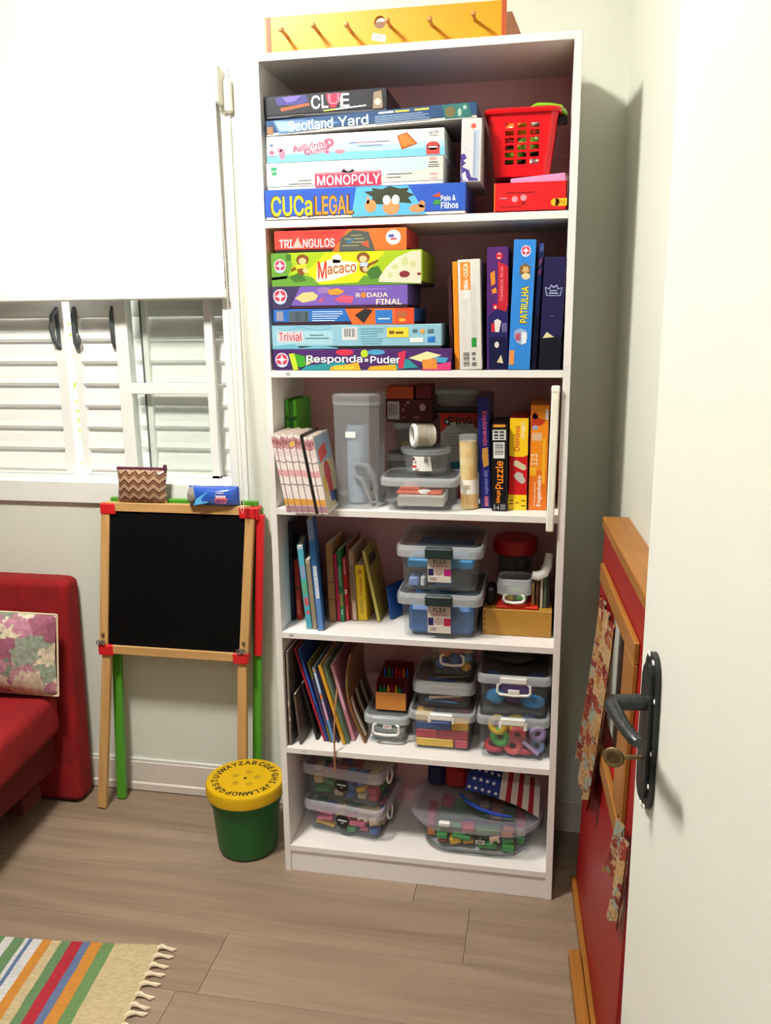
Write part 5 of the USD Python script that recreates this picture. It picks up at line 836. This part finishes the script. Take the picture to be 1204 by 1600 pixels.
part(bxp, 'front', bx(0, .080, 0, .004, 0, .048, .001), mat('d98a3c', .45)); part(bxp, 'box', cat([bx(0, .003, .004, .13, 0, .075, .001), bx(.077, .080, .004, .13, 0, .075, .001), bx(0, .080, .004, .13, 0, .003), bx(0, .08, .127, .13, 0, .085, .001)]), mat('7a1a1c', .5)); part(bxp, 'divider', bx(.003, .077, .062, .066, .003, .064, .001), mat('6a1418', .5))
rnd = random.Random(6)
for r_, (yy, zz) in enumerate(((.03, .052), (.095, .074))):
    for k in range(7):
        c = (['green', 'green', 'yellow', 'red', 'yellow', 'green', 'purple'], ['blue', 'green', 'purple', 'red', 'red', 'orange', 'blue'])[r_][k]
        solo('crayon', '%s crayon, %s from the left in the %s row of the orange fronted box' % (c, ('first', 'second', 'third', 'fourth', 'fifth', 'sixth', 'seventh')[k], ('front', 'back')[r_]), 'crayon', lathe([(0, 0), (.0043, 0), (.0043, zz - .012), (.003, zz - .009), (.0015, zz), (0, zz)], 10), mat(COLS[c], .5), group='crayons in the orange fronted box', loc=(.2275 + k * .0102, .082 + yy, Z5 + .0875), rx=rnd.uniform(-3, 3))
t, *_ = tub('block_tub', 'clear tub of large toy bricks in the middle of the fifth shelf', .3975, .045, Z5, .148, .158, .170, .100, .014, .13, .018, .012)
part(t, 'lid_clip', cat([bx(-.030, .030, -.099, -.088, .090, .108, .003), bx(-.034, -.026, -.098, -.092, .082, .1, .002), bx(.026, .034, -.098, -.092, .082, .1, .002)]), HND)
for c, b, lab in (('e9bd2e', (-.066, .030, -.075, -.03, .006, .028), 'yellow bottom brick'), ('c92340', (-.066, -.012, -.075, -.03, .029, .052), 'left red brick'), ('c01f38', (-.010, .066, -.075, -.03, .029, .053), 'right red brick'), ('cf3a52', (.033, .066, -.075, -.03, .006, .028), 'pink red low brick'), ('2f57a4', (-.068, .022, -.075, -.03, .0535, .074), 'blue brick'), ('e0aa1c', (.024, .068, -.075, -.03, .054, .078), 'yellow right brick'), ('e9b622', (-.068, -.024, -.075, -.03, .0745, .094), 'yellow top brick'), ('2a2018', (-.02, .02, -.07, -.03, .0785, .094), 'dark top brick'), ('d0a92a', (-.066, .066, -.02, .06, .006, .05), 'yellow rear brick'), ('b02030', (-.066, .066, -.02, .06, .051, .09), 'red rear brick')):
    solo('toy_brick', lab + ' in the middle clear tub of the fifth shelf', 'toy brick', bx(*b, .002), mat(c, .4), group='large bricks in the middle tub', loc=(.3965, .130, Z5))
t, *_ = tub('pencil_tub', 'clear tub of pencils with a rounded lid stacked on the brick tub', .4005, .060, Z5 + .1135, .136, .146, .150, .058, .022, .12, .026, .014)
rnd = random.Random(8)
for k in range(16):
    c = rnd.choice(['red', 'natural wood', 'orange', 'blue', 'pink', 'natural wood', 'purple', 'green']); L = rnd.uniform(.07, .11); a = rnd.uniform(-26, 26); zz = .008 + .0130 * (k // 4)
    solo('pencil', '%s pencil, %s row from the front, %s layer, in the stacked pencil tub' % (c, ('first', 'second', 'third', 'fourth')[k % 4], ('bottom', 'second', 'third', 'top')[k // 4]), 'pencil', move(lathe([(0, -L / 2), (.0036, -L / 2), (.0036, L / 2 - .012), (.0008, L / 2), (0, L / 2)], 7), ry=90), mat(COLS[c], .4), group='pencils in the stacked tub', loc=(.4005 + rnd.uniform(-.012, .012), .078 + .022 * (k % 4), Z5 + .1135 + zz), rz=a, smooth=20)
t, *_ = tub('toy_tub', 'small open clear tub with white handle and bright toys on the pencil tub', .4215, .066, Z5 + .1985, .100, .112, .120, .075, .014, .14, 0, 0)
bail(t, .1, -.064, .058, .058, .024, HND)
for k, (c, x, y, z, r) in enumerate((('orange', -.022, -.028, .056, .018), ('red', .012, -.026, .060, .016), ('orange', .034, -.022, .056, .014), ('blue', .004, -.03, .034, .017), ('blue', -.03, -.03, .020, .016), ('light blue', .034, -.03, .040, .013), ('yellow', .032, -.034, .016, .013), ('purple', .006, -.03, .012, .012))):
    solo('toy_ball', '%s plastic toy bead, %s in the small open tub on the pencil tub' % (c, ('upper left', 'upper middle', 'upper right', 'central', 'lower left', 'middle right', 'lower right', 'lower middle')[k]), 'toy', blob((0, 0, 0), (r, r * .9, r * .9), k, .12), mat(COLS[c], .35), loc=(.4215 + x, .126 + y, Z5 + .1985 + z), group='beads in the small open tub')
t, wb, wt, db, h = tub('ring_tub', 'lower clear tub of foam rings at the right of the fifth shelf', .5755, .030, Z5, .156, .168, .190, .108, .014, .13, .018, .010)
part(t, 'lid_clip', cat([bx(-.030, .032, -.109, -.097, .098, .117, .003), bx(-.034, -.025, -.108, -.101, .088, .108, .002), bx(.026, .036, -.108, -.101, .086, .108, .002)]), HND)
for k, (c, R_, r_, x, z, rx, yy) in enumerate((('e9bf1c', .019, .0075, -.040, .077, 82, .002), ('d9c01c', .017, .0072, .004, .082, 70, .008), ('4aa53a', .017, .009, -.034, .046, 80, 0), ('d04a56', .015, .0085, .008, .054, 86, 0), ('d65a60', .017, .009, -.002, .026, 84, -.002), ('a58ac0', .014, .0075, .058, .062, 84, -.001), ('b8283e', .020, .008, -.048, .016, 12, .014), ('c2304a', .022, .008, .028, .016, 10, .016), ('6f86b8', .015, .007, .034, .084, 70, .012), ('7f8fc0', .012, .0065, .058, .028, 76, .002))):
    solo('foam_ring', ('amber', 'yellow', 'green', 'rose', 'salmon', 'lilac', 'crimson', 'dark rose', 'slate blue', 'periwinkle')[k] + ' foam ring in the lower right tub of the fifth shelf', 'toy ring', move(torus(R_, r_, 22, 9), rx=rx), mat(c, .6), group='foam rings in the lower right tub', loc=(.5785 + x, .052 + yy, Z5 + .004 + z), rz=(k * 17) % 30 - 15, smooth=40)
solo('foam_stick', 'lilac foam stick lying slanted in the lower right tub', 'toy', tube([(.022, 0, .044), (.060, .0, .012)], .0055, 8), mat('b49ac4', .6), loc=(.5785, .040, Z5 + .004)); solo('foam_sheet', 'crimson folded foam at the back of the lower right tub', 'foam', bx(-.065, .062, .0, .08, 0, .06, .01), mat('8f2a40', .7), loc=(.5785, .085, Z5 + .005))
t, wb, wt, db, h = tub('cloth_tub', 'upper clear tub of purple and blue cloth at the right of the fifth shelf', .5765, .030, Z5 + .1215, .156, .168, .190, .096, .014, .13, .018, .010)
part(t, 'lid_clip', bx(-.034, .032, -.108, -.097, .086, .103, .003), HND); bail(t, .1, -.100, .084, .080, .026, HND); part(t, 'handle_tab', bx(-.014, .014, -.108, -.1045, .058, .072, .002), HND)
for k, (c, x, z, r) in enumerate((('5a3a8e', .008, .056, (.044, .015, .026)), ('1f8fd0', -.046, .030, (.024, .018, .020)), ('1f86c8', .046, .022, (.030, .018, .018)), ('2a4f9e', -.052, .072, (.022, .018, .020)), ('23408c', .052, .074, (.024, .018, .018)), ('7a4a9a', .004, .018, (.030, .018, .012)))):
    solo('cloth_bundle', ('large purple', 'sky blue left', 'sky blue right', 'dark blue left', 'dark blue right', 'small violet')[k] + ' cloth bundle in the upper right tub of the fifth shelf', 'cloth', blob((0, 0, 0), r, k + 4, .35), mat(c, .8), loc=(.5765 + x, .062 + (.012 if k in (3, 4) else 0) + .02 * (k == 5), Z5 + .1215 + .004 + z), smooth=True)
solo('dark_bag', 'black crumpled bag lying on the upper right tub of the fifth shelf', 'bag', blob((0, 0, 0), (.078, .075, .0275), 11, .35, 4), mat('1a1418', .5), loc=(.574, .135, Z5 + .1215 + .1335), smooth=True)

# ---------------- bottom shelf: two angled block tubs, one big oval tub, flag cap
QB = -8.0; ax, ay = math.cos(math.radians(QB)), math.sin(math.radians(QB))
for k, (z, nm) in enumerate(((Z6, 'lower'), (Z6 + .1050, 'upper'))):
    cx0, cy0 = .1430, .1430
    t = thing('sticker_tub', nm + ' clear tub of small blocks with a round black sticker on the bottom shelf', 'storage tub', (cx0, cy0, z), QB)
    part(t, 'tub', shell(.200, .170, .214, .184, .088, .016), CLR(.16)); lid_parts(t, .214, .184, .02, .014, .022, .0900, .2, mat('d9d2e0', .25, 'clear', fac=.32))
    part(t, 'side_handle', move(torus(.020, .003, 20, 8), (.1105, -.02, .062), ry=84), HND)
    st_ = part(t, 'sticker', move(lathe([(0, 0), (.019, 0), (.019, .0006), (0, .0006)], 28), (.0, -.0900, .052), rx=88), mat('121114', .35))
    part(st_, 'sticker_text', bx(-.013, .013, -.0915, -.0908, .0505, .0545), mat('cfe0dc', .5), smooth=False); part(st_, 'sticker_text', bx(-.004, .004, -.0915, -.0908, .044, .0465), mat('b9b4b0', .5), smooth=False)
    blocks(cx0, cy0, z + .006, .188, .155, .078, 6, 3, 4, ['red', 'yellow', 'blue', 'green', 'natural wood', 'natural wood', 'natural wood', 'purple', 'orange', 'pink', 'natural wood'], '%s stickered tub' % nm, 31 + k, .22, 'blocks in the %s stickered tub' % nm, QB)
t = thing('oval_tub', 'large rounded clear tub of building blocks at the right of the bottom shelf', 'storage tub', (.4830, .128, Z6))
part(t, 'tub', shell(.272, .190, .300, .215, .088, .070), CLR(.13)); part(t, 'rim', loft([rrect(.306, .222, .075, .074), rrect(.336, .240, .085, .088), rrect(.344, .248, .088, .098), rrect(.340, .244, .086, .104), rrect(.318, .226, .078, .102), rrect(.304, .216, .072, .092)], closed=True), mat('d9d4e4', .25, 'clear', fac=.22), smooth=40)
part(t, 'lid', loft([rrect(.306, .218, .072, .0985), rrect(.312, .224, .074, .1000), rrect(.306, .218, .072, .1015)]), mat('d9d4e4', .25, 'clear', fac=.13)); part(t, 'base_ring', loft([rrect(.268, .186, .068, .012), rrect(.277, .195, .072, .013), rrect(.278, .196, .072, .017), rrect(.270, .188, .069, .018)], closed=True), CLR(.4)); part(t, 'clip', bx(-.088, -.058, -.121, -.108, .092, .106, .003), HND)
for i, (col, sh) in enumerate((('17161a', R(0, 0, 24, 22)), ('d2ccca', R(1, 9, 23, 21)), ('8a8482', R(5, 12, 18, 18)), ('b9b4b0', R(8, 3, 17, 4.4)))):
    m = ink([sh], (0, 0, 24, 22), .026, .025, i); part(t, 'label', move(m, (.004, -.1035, .042), rx=8), mat(col, .5), smooth=False)
blocks(.483, .128, Z6 + .007, .205, .165, .064, 6, 3, 3, ['green', 'green', 'yellow', 'green', 'orange', 'red', 'yellow', 'natural wood', 'green', 'purple'], 'large rounded tub', 77, .35, 'blocks in the large rounded tub')
for s, c in ((-1, ('orange', 'red', 'red')), (1, ('green', 'white', 'red'))):
    for k in range(3): solo('toy_block', '%s toy brick at the %s end of the large rounded tub, layer %s from below' % (c[k], 'left' if s < 0 else 'right', ('one', 'two', 'three')[k]), 'toy block', bx(-.011, .011, -.03, .03, 0, .020, .002), mat(COLS[c[k]], .4), loc=(.483 + s * .118, .122, Z6 + .009 + .024 * k), group='blocks at the ends of the large rounded tub')
# flag patterned cap on top of it
cp_ = thing('flag_cap', 'stars and stripes patterned fabric cap lying on the large rounded tub', 'cap', (.548, .122, Z6 + .1075))
def band(s0, s1, t0, t1, off=0.0, th=.0022, n=10, m=8):
    """piece of the curved cloth: s runs left to right along the cap, t up its curve"""
    def S(s, t):
        x = -.092 + .19 * s; z0 = .062 - .066 * s ** 1.3 + .010 * math.sin(s * 3.0); a = t * 1.5
        return np.array((x + .018 * t * (1 - s), -.055 + .075 * (1 - math.cos(a)) - .014 * math.sin(s * 5) * .4, z0 + .058 * math.sin(a)))
    V = []; F = []; ss, tt = np.linspace(s0, s1, n), np.linspace(t0, t1, m); P_ = np.array([[S(a, b) for a in ss] for b in tt])
    du = np.gradient(P_, axis=1); dv = np.gradient(P_, axis=0); N = np.cross(du, dv); N /= np.linalg.norm(N, axis=2, keepdims=True)
    A = (P_ + N * (off + th)).reshape(-1, 3); B = (P_ + N * off).reshape(-1, 3); k = n * m; V = np.vstack([A, B])
    for j in range(m - 1):
        for i in range(n - 1):
            q = [j * n + i, j * n + i + 1, (j + 1) * n + i + 1, (j + 1) * n + i]; F += [[q[0], q[1], q[2]], [q[0], q[2], q[3]], [q[2] + k, q[1] + k, q[0] + k], [q[3] + k, q[2] + k, q[0] + k]]
    e = list(range(n)) + [j * n + n - 1 for j in range(1, m)] + [(m - 1) * n + i for i in range(n - 2, -1, -1)] + [j * n for j in range(m - 2, 0, -1)]
    for a, b in zip(e, e[1:] + e[:1]): F += [[b, a, a + k], [b, a + k, b + k]]
    mm = trimesh.Trimesh(V, F, process=False); mm.fix_normals(); return mm, S
part(cp_, 'lining', band(0, 1, 0, 1, -.003, .0028)[0], mat('0e0d12', .9)); part(cp_, 'star_panel', band(0, .46, 0, 1)[0], mat('173484', .8))
q0 = .46; 
for k in range(7):
    w_ = .085 if k % 2 == 0 else .068; part(cp_, 'stripe', band(q0, min(1, q0 + w_), 0, 1)[0], mat('cfc7bf' if k % 2 == 0 else '9a1424', .85)); q0 += w_
for i in range(5):
    for j in range(4):
        _, S = band(0, .1, 0, .1, n=2, m=2); s_, t_ = .05 + .09 * i + .045 * (j % 2), .12 + .24 * j
        if s_ > .43: continue
        p0, p1, p2 = S(s_, t_), S(s_ + .01, t_), S(s_, t_ + .02); ex = (p1 - p0) / np.linalg.norm(p1 - p0); n_ = np.cross(ex, p2 - p0); n_ /= np.linalg.norm(n_); ey = np.cross(n_, ex)
        g = trimesh.creation.extrude_polygon(star(0, 0, .0062, .42, 5), .0006, engine='earcut'); M = np.eye(4); M[:3, 0], M[:3, 1], M[:3, 2], M[:3, 3] = ex, ey, n_, p0 + n_ * .0022; g.apply_transform(M); part(cp_, 'star', g, mat('eef0f6', .7), smooth=False)
part(cp_, 'brim', tube([(-.105, -.055, .050), (-.085, -.068, .036), (-.055, -.075, .024), (-.015, -.078, .014), (.03, -.075, .008)], [.003, .005, .005, .005, .003], 8), mat('1c3f9e', .8))
solo('red_pouch', 'red fabric pouch at the back on the large rounded tub', 'pouch', bx(0, .055, 0, .05, 0, .055, .008), mat('b3241c', .7), loc=(.395, .165, Z6 + .112)); solo('blue_pouch', 'navy fabric pouch beside the red pouch on the large rounded tub', 'pouch', bx(0, .045, 0, .05, 0, .06, .008), mat('141c4a', .7), loc=(.345, .165, Z6 + .112))
solo('black_bag', 'black cloth bag behind the flag cap on the bottom shelf', 'bag', blob((0, 0, 0), (.085, .05, .055), 6, .3), mat('0e0d10', .8), loc=(.535, .200, Z6 + .165), smooth=True)
